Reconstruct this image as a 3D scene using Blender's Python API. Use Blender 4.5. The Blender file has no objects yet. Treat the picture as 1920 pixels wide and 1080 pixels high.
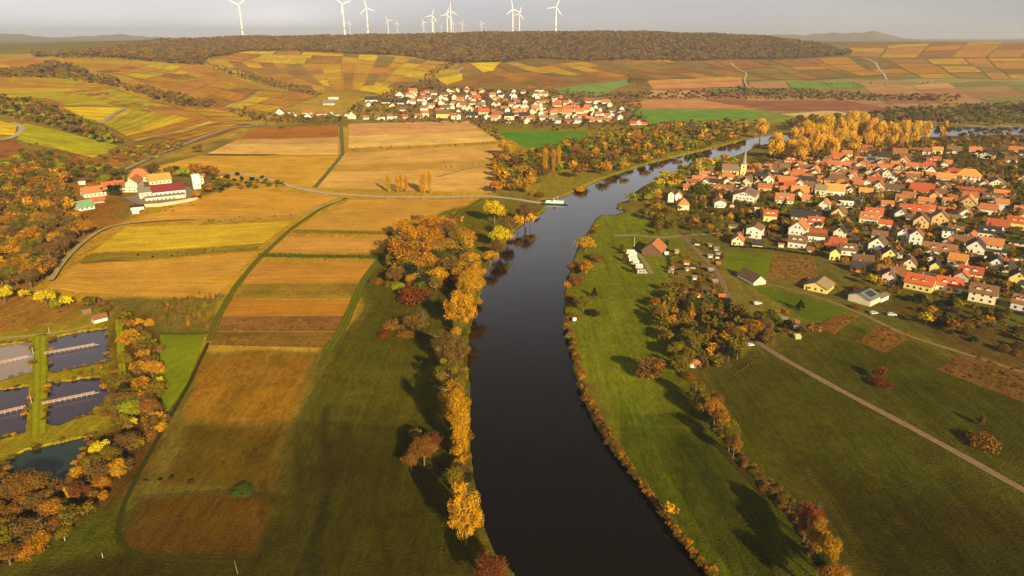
import bpy, math, random
import numpy as np

# ------------------------------------------------------------------ camera, sky, sun, exposure
sc = bpy.context.scene
CH, FPX, HY = 130.0, 1274.0, 70.0            # camera height (m), focal length and horizon row for a 1920 px wide frame
PITCH = math.atan((540 - HY) / FPX)
cam = bpy.data.objects.new('camera', bpy.data.cameras.new('camera'))
sc.collection.objects.link(cam)
cam.location = (0, 0, CH)
cam.rotation_euler = (math.pi / 2 - PITCH, 0, 0)
cam.data.sensor_width = 36
cam.data.lens = 36 * FPX / 1920
cam.data.clip_start = 1
cam.data.clip_end = 60000
sc.camera = cam

SUN_ELEV, SUN_AZ = math.radians(22), math.radians(154)     # azimuth clockwise from +Y
SUN_DIR = (math.sin(SUN_AZ) * math.cos(SUN_ELEV), math.cos(SUN_AZ) * math.cos(SUN_ELEV), math.sin(SUN_ELEV))
w = bpy.data.worlds.new('World'); sc.world = w; w.use_nodes = True
nt = w.node_tree; nt.nodes.clear()
out = nt.nodes.new('ShaderNodeOutputWorld'); bg = nt.nodes.new('ShaderNodeBackground')
sky = nt.nodes.new('ShaderNodeTexSky'); sky.sky_type = 'NISHITA'; sky.sun_disc = False
sky.sun_elevation = SUN_ELEV; sky.sun_rotation = SUN_AZ
sky.air_density = 1.0; sky.dust_density = 2.0
bg.inputs['Strength'].default_value = 0.06
tc = nt.nodes.new('ShaderNodeTexCoord'); sep = nt.nodes.new('ShaderNodeSeparateXYZ')
nt.links.new(tc.outputs['Generated'], sep.inputs[0])
mp = nt.nodes.new('ShaderNodeMapping'); mp.inputs['Scale'].default_value = (1.2, 1.2, 9)
nz = nt.nodes.new('ShaderNodeTexNoise'); nz.inputs['Scale'].default_value = 2.2; nz.inputs['Detail'].default_value = 5
nt.links.new(tc.outputs['Generated'], mp.inputs[0]); nt.links.new(mp.outputs[0], nz.inputs[0])
r1 = nt.nodes.new('ShaderNodeMapRange')        # a bank of grey cloud low over the land
r1.inputs['From Min'].default_value = 0.6; r1.inputs['From Max'].default_value = 0.0
r1.inputs['To Min'].default_value = 0.9; r1.inputs['To Max'].default_value = 0.95
nt.links.new(sep.outputs['Z'], r1.inputs['Value'])
rc = nt.nodes.new('ShaderNodeValToRGB')
rc.color_ramp.elements[0].position = 0.35; rc.color_ramp.elements[0].color = (4.9, 4.9, 5.15, 1)
rc.color_ramp.elements[1].position = 0.75; rc.color_ramp.elements[1].color = (6.4, 6.2, 6.2, 1)
nt.links.new(nz.outputs['Fac'], rc.inputs[0])
lf = nt.nodes.new('ShaderNodeMapRange')        # brighter towards the west
lf.inputs['From Min'].default_value = -0.6; lf.inputs['From Max'].default_value = 0.6
lf.inputs['To Min'].default_value = 1.65; lf.inputs['To Max'].default_value = 0.82
nt.links.new(sep.outputs['X'], lf.inputs['Value'])
vm = nt.nodes.new('ShaderNodeVectorMath'); vm.operation = 'SCALE'
hg = nt.nodes.new('ShaderNodeValToRGB')        # unseen cloud band brightened for the river's reflection, dimmed overhead to cut fill
for p_, v_ in ((0.06, .98), (0.16, 1.75), (0.27, 1.3), (0.45, .34), (.62, .1)):
    e_ = hg.color_ramp.elements.new(p_); e_.color = (v_ * .5, v_ * .49, v_ * .48, 1)
hg.color_ramp.elements[0].color = (.49, .49, .49, 1); hg.color_ramp.elements[-1].color = (.045, .04, .035, 1)
nt.links.new(sep.outputs['Z'], hg.inputs[0])
cd_ = nt.nodes.new('ShaderNodeVectorMath'); cd_.operation = 'MULTIPLY'; cd_.inputs[1].default_value = (1, 1, 5); nt.links.new(tc.outputs['Generated'], cd_.inputs[0])
cq = nt.nodes.new('ShaderNodeVectorMath'); cq.operation = 'DISTANCE'; cq.inputs[1].default_value = (-.30, .954, .10); nt.links.new(cd_.outputs[0], cq.inputs[0])
cm = nt.nodes.new('ShaderNodeMapRange'); cm.inputs['From Min'].default_value = .12; cm.inputs['From Max'].default_value = .02     # one pale low cloud
cm.inputs['To Min'].default_value = 2.0; cm.inputs['To Max'].default_value = 2.35; nt.links.new(cq.outputs['Value'], cm.inputs['Value'])
mg = nt.nodes.new('ShaderNodeMath'); mg.operation = 'MULTIPLY'; nt.links.new(hg.outputs[0], mg.inputs[0]); nt.links.new(cm.outputs[0], mg.inputs[1])
mh = nt.nodes.new('ShaderNodeMath'); mh.operation = 'MULTIPLY'; nt.links.new(lf.outputs[0], mh.inputs[0]); nt.links.new(mg.outputs[0], mh.inputs[1])
nt.links.new(rc.outputs[0], vm.inputs[0]); nt.links.new(mh.outputs[0], vm.inputs['Scale'])
mx = nt.nodes.new('ShaderNodeMix'); mx.data_type = 'RGBA'
nt.links.new(r1.outputs[0], mx.inputs[0]); nt.links.new(sky.outputs[0], mx.inputs[6]); nt.links.new(vm.outputs[0], mx.inputs[7])
nt.links.new(mx.outputs[2], bg.inputs['Color']); nt.links.new(bg.outputs[0], out.inputs['Surface'])

sun = bpy.data.objects.new('sun', bpy.data.lights.new('sun', 'SUN'))
sc.collection.objects.link(sun)
sun.data.energy = 5.0; sun.data.angle = math.radians(0.5); sun.data.color = (1.0, 0.79, 0.44)
sun.rotation_euler = (math.pi / 2 - SUN_ELEV, 0, math.pi - SUN_AZ)
sun.location = (200, -300, 300)

sc.view_settings.view_transform = 'Standard'; sc.view_settings.look = 'None'
sc.view_settings.exposure = 0.85; sc.view_settings.gamma = 1
sc.view_settings.use_curve_mapping = False
sc.cycles.use_denoising = True
sc.cycles.max_bounces = 5; sc.cycles.transparent_max_bounces = 4; sc.cycles.volume_bounces = 0
sc.cycles.diffuse_bounces = 2; sc.cycles.glossy_bounces = 2

C = sc.collection
rnd = random.Random(11); rs = np.random.RandomState(5)
cp, sp = math.cos(PITCH), math.sin(PITCH)

# ------------------------------------------------------------------ terrain
def elev_angle(y): return PITCH + math.atan((y - 540) / FPX)
def at_dist(x, y, Y):
    """world point seen at photo pixel (x, y) when it lies Y metres ahead"""
    v = (y - 540) / FPX
    t = Y / (cp - v * sp)
    return (x - 960) / FPX * t, Y, CH - Y * math.tan(elev_angle(y))
CTRL = [at_dist(*q) for q in [
    (0,330,600),(0,240,820),(0,150,1300),(200,300,740),(200,240,950),(200,170,1350),(350,205,1150),(400,190,1350),(400,140,1800),
    (400,100,2300),(200,110,1900),(200,140,1600),(0,110,2000),(0,85,3000),(600,130,2050),(600,100,2400),(600,180,1600),
    (520,165,1500),(450,165,1560),(300,150,1560),(300,120,1850),(750,125,2050),(740,165,1650),(830,150,1800),(780,100,2400),
    (900,170,1600),(900,120,2150),(900,100,2500),(1100,168,1600),(1100,135,2050),(1100,108,2500),(1200,160,1750),(1300,140,2100),
    (1300,115,2450),(1500,150,2000),(1500,110,2550),(1600,95,2900),(1800,150,1900),(1800,100,2700),(1750,80,3300),(1920,80,3300),
    (2300,100,2700),(1920,150,1900),(2300,150,1900),(-400,250,800),(-400,150,1300),(-400,330,620),(300,98,2600),(100,95,2700)]]
CTRL = [(a, b, max(c, 0)) for a, b, c in CTRL]
for x, y, Y, z in [(447,0,3150,119),(700,0,3000,120),(640,0,2700,100),(950,0,2900,122),(1200,0,2900,124),(1400,0,3000,118),(1560,0,3100,92),(1500,0,2950,100),
                   (250,0,2900,104),(0,0,3600,92),(600,0,4500,122),(900,0,4500,124),(1100,0,5000,122),(1500,0,4200,98),(1900,0,4500,92),
                   (0,0,6000,74),(450,0,7000,110),(800,0,7000,122),(1200,0,7000,100),(1800,0,7000,84),(-500,0,4000,84),(2500,0,4500,88)]:
    CTRL.append(((x - 960) / FPX * Y, Y, z))
for x, y, z in [(-90,100,0),(90,100,0),(0,400,0),(-200,300,0),(250,300,0),(-150,600,0),(150,600,0),(-350,480,0),(500,500,0),(-300,640,3),
                (-260,800,0),(0,800,0),(300,800,0),(700,800,0),(-300,1000,2),(-80,1090,0),(100,1090,0),(400,1100,0),(900,1100,0),
                (-380,1050,4),(-60,1200,3),(150,1250,3),(500,1350,0),(900,1400,0),(1300,1300,0),(1400,900,0),(700,1600,4),(1200,1650,6),
                (-480,480,12),(-230,450,0),(-420,700,8),(-500,350,18),(-300,200,0),(-250,150,0),(350,1450,3)]:
    CTRL.append((x, y, z))
CTRL = np.array(CTRL)
P = CTRL[:, :2] / 1000
def phi(A, B): return np.sqrt(((A[:, None, :] - B[None]) ** 2).sum(-1) + 0.05)
n = len(P)
M = np.zeros((n + 3, n + 3)); M[:n, :n] = phi(P, P) + np.eye(n) * -0.004
M[:n, n] = 1; M[:n, n + 1:] = P; M[n, :n] = 1; M[n + 1:, :n] = P.T
Wt = np.linalg.solve(M, np.concatenate([CTRL[:, 2], [0, 0, 0]]))
gx = np.arange(-6000, 6001, 30.0); gy = np.arange(0, 8001, 30.0)
GX, GY = np.meshgrid(gx, gy)
Q = np.stack([GX.ravel(), GY.ravel()], 1) / 1000
GH = np.zeros(len(Q))
for i in range(0, len(Q), 20000):
    q = Q[i:i + 20000]
    GH[i:i + 20000] = phi(q, P) @ Wt[:n] + Wt[n] + q @ Wt[n + 1:]
GH = np.maximum(GH - 1.0, 0).reshape(GX.shape)
flat = (GY < 1050 + 0.12 * GX) & (GX > -250 - 0.1 * (GY - 300))
GH[flat] *= 0
GH = np.minimum(GH, 150)
GH = GH + np.clip((GH - 8) / 30, 0, 1) * np.clip((3000 - GY) / 600, 0, 1) * (3.2 * np.sin(GX / 62 + GY / 95) + 2.4 * np.sin(GX / 105 - GY / 70 + 1.3))
k = np.ones(5) / 5
GH = np.apply_along_axis(lambda a: np.convolve(np.pad(a, 2, 'edge'), k, 'valid'), 0, GH)
GH = np.apply_along_axis(lambda a: np.convolve(np.pad(a, 2, 'edge'), k, 'valid'), 1, GH)
GH[GH < 0.05] = 0
def hz(X, Y):
    X = np.asarray(X, float); Y = np.asarray(Y, float)
    fx = np.clip((X + 6000) / 30, 0, len(gx) - 1.001); fy = np.clip(Y / 30, 0, len(gy) - 1.001)
    i = fx.astype(int); j = fy.astype(int); a = fx - i; b = fy - j
    h = (GH[j, i] * (1 - a) + GH[j, i + 1] * a) * (1 - b) + (GH[j + 1, i] * (1 - a) + GH[j + 1, i + 1] * a) * b
    far = np.clip((Y - 6500) / 1500, 0, 1)
    h = h * (1 - far) + 88 * far
    az = X / np.maximum(Y, 1)                                  # distant ridges
    for c, s, yc, sy, H in [(-.74, .12, 10500, 900, 100), (-.55, .08, 12500, 900, 84), (.40, .09, 10500, 700, 82), (.49, .05, 10000, 700, 95),
                            (.33, .06, 12500, 900, 88), (.85, .14, 11500, 800, 80)]:
        h = h + H * np.exp(-((az - c) / s) ** 2) * np.exp(-((Y - yc) / sy) ** 2) * (1 + .12 * np.sin(az * 90) + .06 * np.sin(az * 230))
    return h
MY = np.concatenate([np.arange(60, 1500, 3.0), np.arange(1500, 6000, 10.0)])
def px(x, y, z0=None):
    """the world point of the terrain under photo pixel (x, y)"""
    v = (y - 540) / FPX; u = (x - 960) / FPX
    dy = cp - v * sp; dz = -sp - v * cp
    if z0 is not None:
        t = (z0 - CH) / dz; return u * t, dy * t, z0
    t = MY / dy
    dif = CH + dz * t - hz(u * t, MY)
    k = np.argmax(dif < 0)
    if dif[k] >= 0: return u * t[-1], MY[-1], float(hz(u * t[-1], MY[-1]))
    if k > 0:
        f = dif[k - 1] / (dif[k - 1] - dif[k]); tt = t[k - 1] + f * (t[k] - t[k - 1])
    else: tt = t[0]
    return u * tt, dy * tt, float(hz(u * tt, dy * tt))
def project(X, Y, Z):
    d = Y * cp + (CH - Z) * sp
    return 960 + FPX * X / d, 540 + FPX * ((CH - Z) * cp - Y * sp) / d
def mpp(X, Y, Z): return (Y * cp + (CH - Z) * sp) / FPX
def inpoly(X, Y, poly):
    r = np.zeros(X.shape, bool)
    j = len(poly) - 1
    for i in range(len(poly)):
        xi, yi = poly[i][:2]; xj, yj = poly[j][:2]
        if yi != yj:
            r ^= ((yi > Y) != (yj > Y)) & (X < (xj - xi) * (Y - yi) / (yj - yi) + xi)
        j = i
    return r
def wpoly(pts, z0=None): return [px(a, b, z0) for a, b in pts]

# ------------------------------------------------------------------ helpers
def tag(o, label=None, cat=None, group=None, kind=None):
    if label: o['label'] = label
    if cat: o['category'] = cat
    if group: o['group'] = group
    if kind: o['kind'] = kind
    return o
def empty(name, loc, rz=0):
    o = bpy.data.objects.new(name, None); C.objects.link(o); o.location = loc; o.rotation_euler = (0, 0, rz); o.empty_display_size = 1
    return o
def mesh_data(name, V, F, mat=None, fcol=None, uv=None, smooth=False):
    me = bpy.data.meshes.new(name)
    if isinstance(F, np.ndarray):
        V = np.asarray(V, np.float32); nf, k = F.shape
        me.vertices.add(len(V)); me.vertices.foreach_set('co', V.ravel())
        me.loops.add(nf * k); me.loops.foreach_set('vertex_index', F.ravel().astype(np.int32))
        me.polygons.add(nf); me.polygons.foreach_set('loop_start', np.arange(0, nf * k, k, dtype=np.int32))
        me.update(calc_edges=True)
    else:
        me.from_pydata([tuple(map(float, v)) for v in V], [], [tuple(map(int, f)) for f in F]); me.update()
    if fcol is not None:
        a = me.attributes.new('Col', 'FLOAT_COLOR', 'FACE')
        fc = np.ones((len(fcol), 4), np.float32); fc[:, :3] = fcol; a.data.foreach_set('color', fc.ravel())
    if uv is not None:
        l = me.uv_layers.new(name='UVMap'); l.data.foreach_set('uv', np.asarray(uv, np.float32).ravel())
    if mat: me.materials.append(mat)
    if smooth: me.polygons.foreach_set('use_smooth', np.ones(len(me.polygons), bool))
    return me
def obj(name, me, parent=None, color=None, loc=None, rot=None, scale=None):
    o = bpy.data.objects.new(name, me); C.objects.link(o)
    if parent is not None: o.parent = parent
    if color is not None: o.color = (*color[:3], 1)
    if loc is not None: o.location = loc
    if rot is not None: o.rotation_euler = rot
    if scale is not None: o.scale = scale
    return o
class MB:
    """collects boxes, tubes and prisms into one mesh"""
    def __init__(s): s.V = []; s.F = []
    def add(s, V, F):
        b = len(s.V); s.V += [tuple(v) for v in V]; s.F += [tuple(i + b for i in f) for f in F]; return s
    def box(s, x0, x1, y0, y1, z0, z1):
        return s.add([(x0,y0,z0),(x1,y0,z0),(x1,y1,z0),(x0,y1,z0),(x0,y0,z1),(x1,y0,z1),(x1,y1,z1),(x0,y1,z1)],
                     [(0,3,2,1),(4,5,6,7),(0,1,5,4),(1,2,6,5),(2,3,7,6),(3,0,4,7)])
    def tube(s, a, b, r0, r1, n=6):
        a = np.array(a, float); b = np.array(b, float); d = b - a; d /= max(np.linalg.norm(d), 1e-6)
        u = np.cross(d, (0, 0, 1)) if abs(d[2]) < .9 else np.cross(d, (1, 0, 0)); u /= np.linalg.norm(u); v = np.cross(d, u)
        V = [a + r0 * (math.cos(t) * u + math.sin(t) * v) for t in np.arange(n) * 2 * math.pi / n] + \
            [b + r1 * (math.cos(t) * u + math.sin(t) * v) for t in np.arange(n) * 2 * math.pi / n]
        F = [(i, (i + 1) % n, n + (i + 1) % n, n + i) for i in range(n)] + [tuple(range(n))[::-1], tuple(range(n, 2 * n))]
        return s.add(V, F)
    def prism(s, poly, y0, y1):
        """outline in x,z pushed along y"""
        n = len(poly)
        V = [(p[0], y0, p[1]) for p in poly] + [(p[0], y1, p[1]) for p in poly]
        return s.add(V, [tuple(range(n)), tuple(range(n, 2 * n))[::-1]] + [(i, n + i, n + (i + 1) % n, (i + 1) % n) for i in range(n)])
    def mesh(s, name, mat): return mesh_data(name, s.V, s.F, mat)
    def build(s, name, mat, parent=None, **k): return obj(name, s.mesh(name, mat), parent, **k)

# ------------------------------------------------------------------ materials
def newmat(name):
    m = bpy.data.materials.new(name); m.use_nodes = True
    t = m.node_tree; b = t.nodes['Principled BSDF']; b.inputs['Roughness'].default_value = 0.9
    b.inputs['Specular IOR Level'].default_value = 0.0
    return m, t, b
def N(t, kind, **k):
    n = t.nodes.new(kind)
    for a, v in k.items():
        if a in n.inputs: n.inputs[a].default_value = v
        else: setattr(n, a, v)
    return n
def mul(t, a, b):
    m = t.nodes.new('ShaderNodeMix'); m.data_type = 'RGBA'; m.blend_type = 'MULTIPLY'; m.inputs[0].default_value = 1
    t.links.new(a, m.inputs[6]); t.links.new(b, m.inputs[7]); return m.outputs[2]
def noise_band(t, vec, scale, detail, lo, hi, rough=.6, warp=None):
    n = N(t, 'ShaderNodeTexNoise', Scale=scale, Detail=detail, Roughness=rough)
    t.links.new(vec, n.inputs['Vector'])
    r = N(t, 'ShaderNodeMapRange'); r.inputs[1].default_value = .28; r.inputs[2].default_value = .72
    r.inputs[3].default_value = lo; r.inputs[4].default_value = hi; t.links.new(n.outputs['Fac'], r.inputs[0])
    return r.outputs[0]
def scaled(t, vec, s):
    m = t.nodes.new('ShaderNodeMapping'); m.inputs['Scale'].default_value = s; t.links.new(vec, m.inputs[0]); return m.outputs[0]
def geo(t): return N(t, 'ShaderNodeNewGeometry').outputs['Position']
def bump(t, b, h, strength, dist):
    n = N(t, 'ShaderNodeBump'); n.inputs['Strength'].default_value = strength; n.inputs['Distance'].default_value = dist
    t.links.new(h, n.inputs['Height']); t.links.new(n.outputs[0], b.inputs['Normal'])

def ground_mat():
    m, t, b = newmat('turf and soil')
    a = N(t, 'ShaderNodeAttribute', attribute_name='Col'); g = geo(t)
    c = mul(t, a.outputs['Color'], noise_band(t, g, .011, 5, .78, 1.22))
    c = mul(t, c, noise_band(t, g, .09, 6, .72, 1.28, .7))
    c = mul(t, c, noise_band(t, scaled(t, g, (1, .35, 1)), .8, 5, .6, 1.4, .75))
    c = mul(t, c, noise_band(t, scaled(t, g, (.32, .02, 1)), 1.0, 4, .72, 1.28, .75))
    c = mul(t, c, noise_band(t, g, 2.6, 2, .65, 1.35, .8))
    n2 = noise_band(t, g, .035, 4, 0, 1)
    mixn = t.nodes.new('ShaderNodeMix'); mixn.data_type = 'RGBA'; mixn.blend_type = 'MULTIPLY'
    t.links.new(n2, mixn.inputs[0]); t.links.new(c, mixn.inputs[6]); mixn.inputs[7].default_value = (1.13, .93, .78, 1)
    t.links.new(mixn.outputs[2], b.inputs['Base Color'])
    bump(t, b, noise_band(t, g, 1.2, 3, 0, 1), .6, .5)
    return m
def field_mat(name, row, amp, patch=(.80, .75, .6), patchlo=.6):
    """a crop or soil surface: object colour, streaks along the rows, patches"""
    m, t, b = newmat(name)
    oi = N(t, 'ShaderNodeObjectInfo'); uv = N(t, 'ShaderNodeUVMap').outputs[0]; g = geo(t)
    c = mul(t, oi.outputs['Color'], noise_band(t, g, .02, 5, .82, 1.2))
    c = mul(t, c, noise_band(t, scaled(t, uv, (1 / row, .02 / row * 3, 1)), 1.0, 4, 1 - amp, 1 + amp, .75))
    c = mul(t, c, noise_band(t, g, .45, 4, .78, 1.22, .8))
    c = mul(t, c, noise_band(t, scaled(t, uv, (.9, .03, 1)), 1.0, 3, 1 - amp * .8, 1 + amp * .8, .6))
    f = noise_band(t, g, .05, 6, -patchlo, 1.0, .7)
    cl = N(t, 'ShaderNodeClamp'); t.links.new(f, cl.inputs[0])
    mm = t.nodes.new('ShaderNodeMix'); mm.data_type = 'RGBA'; mm.blend_type = 'MULTIPLY'
    t.links.new(cl.outputs[0], mm.inputs[0]); t.links.new(c, mm.inputs[6]); mm.inputs[7].default_value = (*patch, 1)
    t.links.new(mm.outputs[2], b.inputs['Base Color'])
    bump(t, b, noise_band(t, g, .9, 3, 0, 1), .5, .4)
    return m
def foliage_mat():
    m, t, b = newmat('autumn leaves'); t.nodes.remove(b)
    oi = N(t, 'ShaderNodeObjectInfo'); a = N(t, 'ShaderNodeAttribute', attribute_name='Col')
    c = mul(t, oi.outputs['Color'], a.outputs['Color'])
    d = N(t, 'ShaderNodeBsdfDiffuse'); tr = N(t, 'ShaderNodeBsdfTranslucent'); mixs = N(t, 'ShaderNodeMixShader'); mixs.inputs[0].default_value = .22
    t.links.new(c, d.inputs[0]); t.links.new(c, tr.inputs[0])
    t.links.new(d.outputs[0], mixs.inputs[1]); t.links.new(tr.outputs[0], mixs.inputs[2])
    t.links.new(mixs.outputs[0], t.nodes['Material Output'].inputs[0])
    return m
def object_mat(name, scale, lo, hi, rough=.85, stretch=(1, 1, 1), attr=False, spec=.2):
    m, t, b = newmat(name)
    src = N(t, 'ShaderNodeAttribute', attribute_name='Col').outputs['Color'] if attr else N(t, 'ShaderNodeObjectInfo').outputs['Color']
    tcn = N(t, 'ShaderNodeTexCoord').outputs['Object']
    c = mul(t, src, noise_band(t, scaled(t, tcn, stretch), scale, 4, lo, hi, .7))
    t.links.new(c, b.inputs['Base Color']); b.inputs['Roughness'].default_value = rough; b.inputs['Specular IOR Level'].default_value = spec
    return m
def water_mat(name, base, rough=.06, bscale=.35, bstr=.12, spec=.5):
    m, t, b = newmat(name)
    b.inputs['Base Color'].default_value = (*base, 1); t.links.new(noise_band(t, geo(t), .018, 3, rough * .3, rough * 1.7), b.inputs['Roughness'])
    b.inputs['IOR'].default_value = 1.36; b.inputs['Specular IOR Level'].default_value = spec
    bump(t, b, noise_band(t, geo(t), bscale, 3, 0, 1), bstr, .12)
    return m
M_GROUND = ground_mat(); M_LEAF = foliage_mat()
M_FIELD = field_mat('stubble field', 5, .22); M_VINE = field_mat('vine rows', 9, .42, (.75, .6, .4)); M_GRASS = field_mat('mown grass', 7, .12, (.7, .75, .6))
M_FALLOW = field_mat('fallow weeds', 6, .3, (.55, .6, .4), .5)
M_WALL = object_mat('plaster', .5, .88, 1.06); M_ROOF = object_mat('clay tiles', .9, .72, 1.22, stretch=(.6, 2.5, 2.5))
M_GLASS = object_mat('window glass', 1, .9, 1.1, rough=.15, spec=.5); M_BARK = object_mat('bark', 2, .6, 1.3); M_WOOD = object_mat('weathered boards', 1.4, .65, 1.25, stretch=(3, 3, .4))
M_PAINT = object_mat('painted metal', 1, .95, 1.04, rough=.45, spec=.4); M_ATTR = object_mat('far plaster and tiles', .3, .85, 1.12, attr=True)
M_ROAD = object_mat('asphalt and gravel', .25, .75, 1.2); M_SOLAR = object_mat('solar glass', 1, .8, 1.2, rough=.2, spec=.5)
def track_mat():
    m, t, b = newmat('worn track'); src = N(t, 'ShaderNodeObjectInfo').outputs['Color']; g = geo(t)
    uv = N(t, 'ShaderNodeUVMap').outputs[0]; sx = N(t, 'ShaderNodeSeparateXYZ'); t.links.new(uv, sx.inputs[0])
    ns = noise_band(t, g, .9, 3, -.09, .09); ad = N(t, 'ShaderNodeMath', operation='ADD'); t.links.new(sx.outputs[0], ad.inputs[0]); t.links.new(ns, ad.inputs[1])
    cr = N(t, 'ShaderNodeValToRGB'); cr.color_ramp.elements[0].color = (.42, .5, .3, 1); cr.color_ramp.elements[1].color = (.42, .5, .3, 1)
    for p, v in ((.16, (1, 1, 1, 1)), (.38, (1.0, 1.0, 1.0, 1)), (.5, (.62, .68, .45, 1)), (.62, (1, 1, 1, 1)), (.84, (1, 1, 1, 1))):
        e = cr.color_ramp.elements.new(p); e.color = v
    t.links.new(ad.outputs[0], cr.inputs[0])
    c = mul(t, src, cr.outputs[0]); c = mul(t, c, noise_band(t, g, .3, 5, .72, 1.25, .8)); t.links.new(c, b.inputs['Base Color']); return m
M_TRACK = track_mat()
M_RIVER = water_mat('river water', (.006, .004, .0015), spec=.38); M_POND = water_mat('pond water', (.042, .03, .05), .1, .9)
M_MUD = water_mat('muddy pond water', (.27, .20, .15), .15, .9); M_GREENP = water_mat('green pond water', (.018, .035, .022), .12, .9)

# ------------------------------------------------------------------ colour palette (sunlit picture values turned into base colours)
KT = (1.12, .98, .78)
def A(r, g, b, k=1.0):
    return tuple(min(.85, (((c / 255 + .055) / 1.055) ** 2.4 if c > 10 else c / 255 / 12.92) / t * k) for c, t in zip((r, g, b), KT))

# ------------------------------------------------------------------ river outline (photo pixels, water's edge)
WZ = -1.2
LEFT = [(1060,1500),(1000,1200),(964,1080),(930,1045),(910,1000),(903,960),(888,900),(883,850),(882,800),(883,740),(877,690),(877,650),(882,615),(889,590),(899,560),
        (907,530),(912,500),(922,484),(940,466),(954,447),(970,428),(997,408),(1018,398),(1024,390),(1016,385),(1010,381),(1016,375),(1040,374),(1064,366),(1090,353),(1130,336),
        (1172,322),(1215,308),(1260,297),(1300,287),(1340,278),(1380,267),(1410,259),(1480,247),(1600,240),(1750,237),(1870,239),(2100,236)]
RIGHT = [(1660,1500),(1440,1200),(1335,1080),(1303,1040),(1270,1000),(1238,960),(1208,920),(1177,880),(1152,850),(1118,800),(1094,750),(1077,700),(1068,650),(1062,615),
         (1057,585),(1059,550),(1066,520),(1074,490),(1086,460),(1099,440),(1109,425),(1118,411),(1128,405),(1155,404),(1172,398),(1168,394),(1155,391),(1157,384),(1180,376),(1192,360),
         (1215,346),(1240,335),(1270,321),(1300,309),(1340,301),(1380,293),(1402,284),(1425,273),(1480,262),(1600,257),(1745,257),(1870,254),(2100,254)]
river = wpoly(LEFT, WZ) + wpoly(RIGHT[::-1], WZ)
PONDS = [('pond', [(91,639),(120,630),(165,621),(200,617),(204,650),(208,677),(160,688),(104,699),(90,695)], M_POND),
         ('pond', [(91,717),(130,716),(150,711),(186,708),(198,724),(208,749),(192,762),(176,777),(140,787),(110,799),(87,796)], M_POND),
         ('pond', [(-90,664),(-20,650),(58,641),(62,660),(60,699),(0,716),(-90,738)], M_MUD),
         ('pond', [(-90,748),(0,732),(52,725),(54,760),(47,812),(0,825),(-90,850)], M_POND),
         ('pond', [(12,862),(50,845),(110,832),(150,822),(176,818),(160,842),(148,862),(140,894),(120,912),(20,915)], M_GREENP)]
ponds = [wpoly(p, WZ * .5) for _, p, _ in PONDS]

# ------------------------------------------------------------------ ground sheet
rowsY = []
y = 1560.0
while y > 232:
    rowsY.append(CH / math.tan(elev_angle(y))); y -= 1.9
Yv = rowsY[-1]
while Yv < 3500: Yv += 7.5; rowsY.append(Yv)
while Yv < 20000: Yv *= 1.02; rowsY.append(Yv)
rowsY = np.array(rowsY); cols = np.concatenate([np.arange(-1400, -300, 12.), np.arange(-300, 2220, 2.6), np.arange(2220, 3400, 12.)])
RY, CU = np.meshgrid(rowsY, (cols - 960) / FPX, indexing='ij')
GXv = CU * (RY * cp + CH * sp); GYv = RY
GZ = hz(GXv, GYv)
hl = (GZ > 2)
wet = inpoly(GXv, GYv, river)
for p in ponds: wet |= inpoly(GXv, GYv, p)
GZ = np.where(wet, -3.0, GZ)
col = np.zeros(GXv.shape + (3,)); col[:] = A(118,104,34)
WX = GXv + GYv * .012 * (np.sin(GYv / 23 + GXv / 31) + .6 * np.sin(GXv / 9 - GYv / 13)); WY = GYv + GYv * .012 * (np.sin(GXv / 27 - GYv / 41) + .6 * np.sin(GXv / 8 + GYv / 11))
def paint(pts, c, soft=1.0):
    """colour a stretch of land; its border wanders and fades over a few metres"""
    p = wpoly(pts); c = np.array(c)
    yy = [q[1] for q in p]; i0, i1 = np.searchsorted(rowsY, [min(yy) * .93, max(yy) * 1.07])
    X, Y = WX[i0:i1], WY[i0:i1]; acc = np.zeros(X.shape); r = soft * .022 * GYv[i0:i1]
    for a, q in [(0, 0), (0, .5), (1.57, .5), (3.14, .5), (4.71, .5), (.8, 1), (2.4, 1), (3.9, 1), (5.5, 1)]:
        acc += inpoly(X + r * q * math.cos(a), Y + r * q * math.sin(a), p)
    acc /= 9
    col[i0:i1] = col[i0:i1] * (1 - acc[..., None]) + c * acc[..., None]
far = GYv > 3400; col[far] = A(120, 98, 60)
paint([(-520,560),(-520,300),(0,310),(240,320),(240,560),(0,600)], A(150, 100, 28))                     # under the western wood
paint([(-520,120),(0,100),(200,100),(400,108),(640,100),(860,110),(860,185),(500,235),(240,320),(0,330),(-520,330)], A(172, 138, 40))
paint([(0,215),(240,235),(360,265),(240,325),(0,330)], A(140, 110, 34))
paint([(-520,590),(0,575),(220,585),(240,620),(215,740),(215,800),(110,830),(0,870),(-520,900)], A(150, 132, 18))  # pond banks
paint([(-520,560),(0,555),(150,570),(160,600),(0,625),(-520,650)], A(150, 108, 34))
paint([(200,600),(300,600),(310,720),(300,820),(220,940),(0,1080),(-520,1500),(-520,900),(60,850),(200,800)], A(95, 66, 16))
paint([(640,365),(900,365),(1015,385),(960,440),(905,500),(700,520),(560,420)], A(112, 100, 14))
paint([(700,500),(905,500),(880,620),(875,720),(880,900),(900,1000),(960,1090),(1060,1500),(300,1500),(470,1090),(560,800),(640,620)], A(84, 78, 8))
paint([(560,800),(875,800),(880,900),(900,1000),(960,1090),(1060,1500),(-520,1500),(0,1085),(250,930),(480,930)], A(62, 56, 4), 4)  # foreground dimming painted into the near turf colour
paint([(300,625),(392,625),(350,720),(300,820),(250,900),(220,1000),(225,1050),(0,1085),(120,1010),(230,930),(300,820)], A(84, 84, 10))
paint([(1100,400),(1260,400),(1270,560),(1300,700),(1420,830),(1560,1080),(1640,1500),(1440,1200),(1180,890),(1062,650),(1060,560)], A(108, 112, 14))
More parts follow.
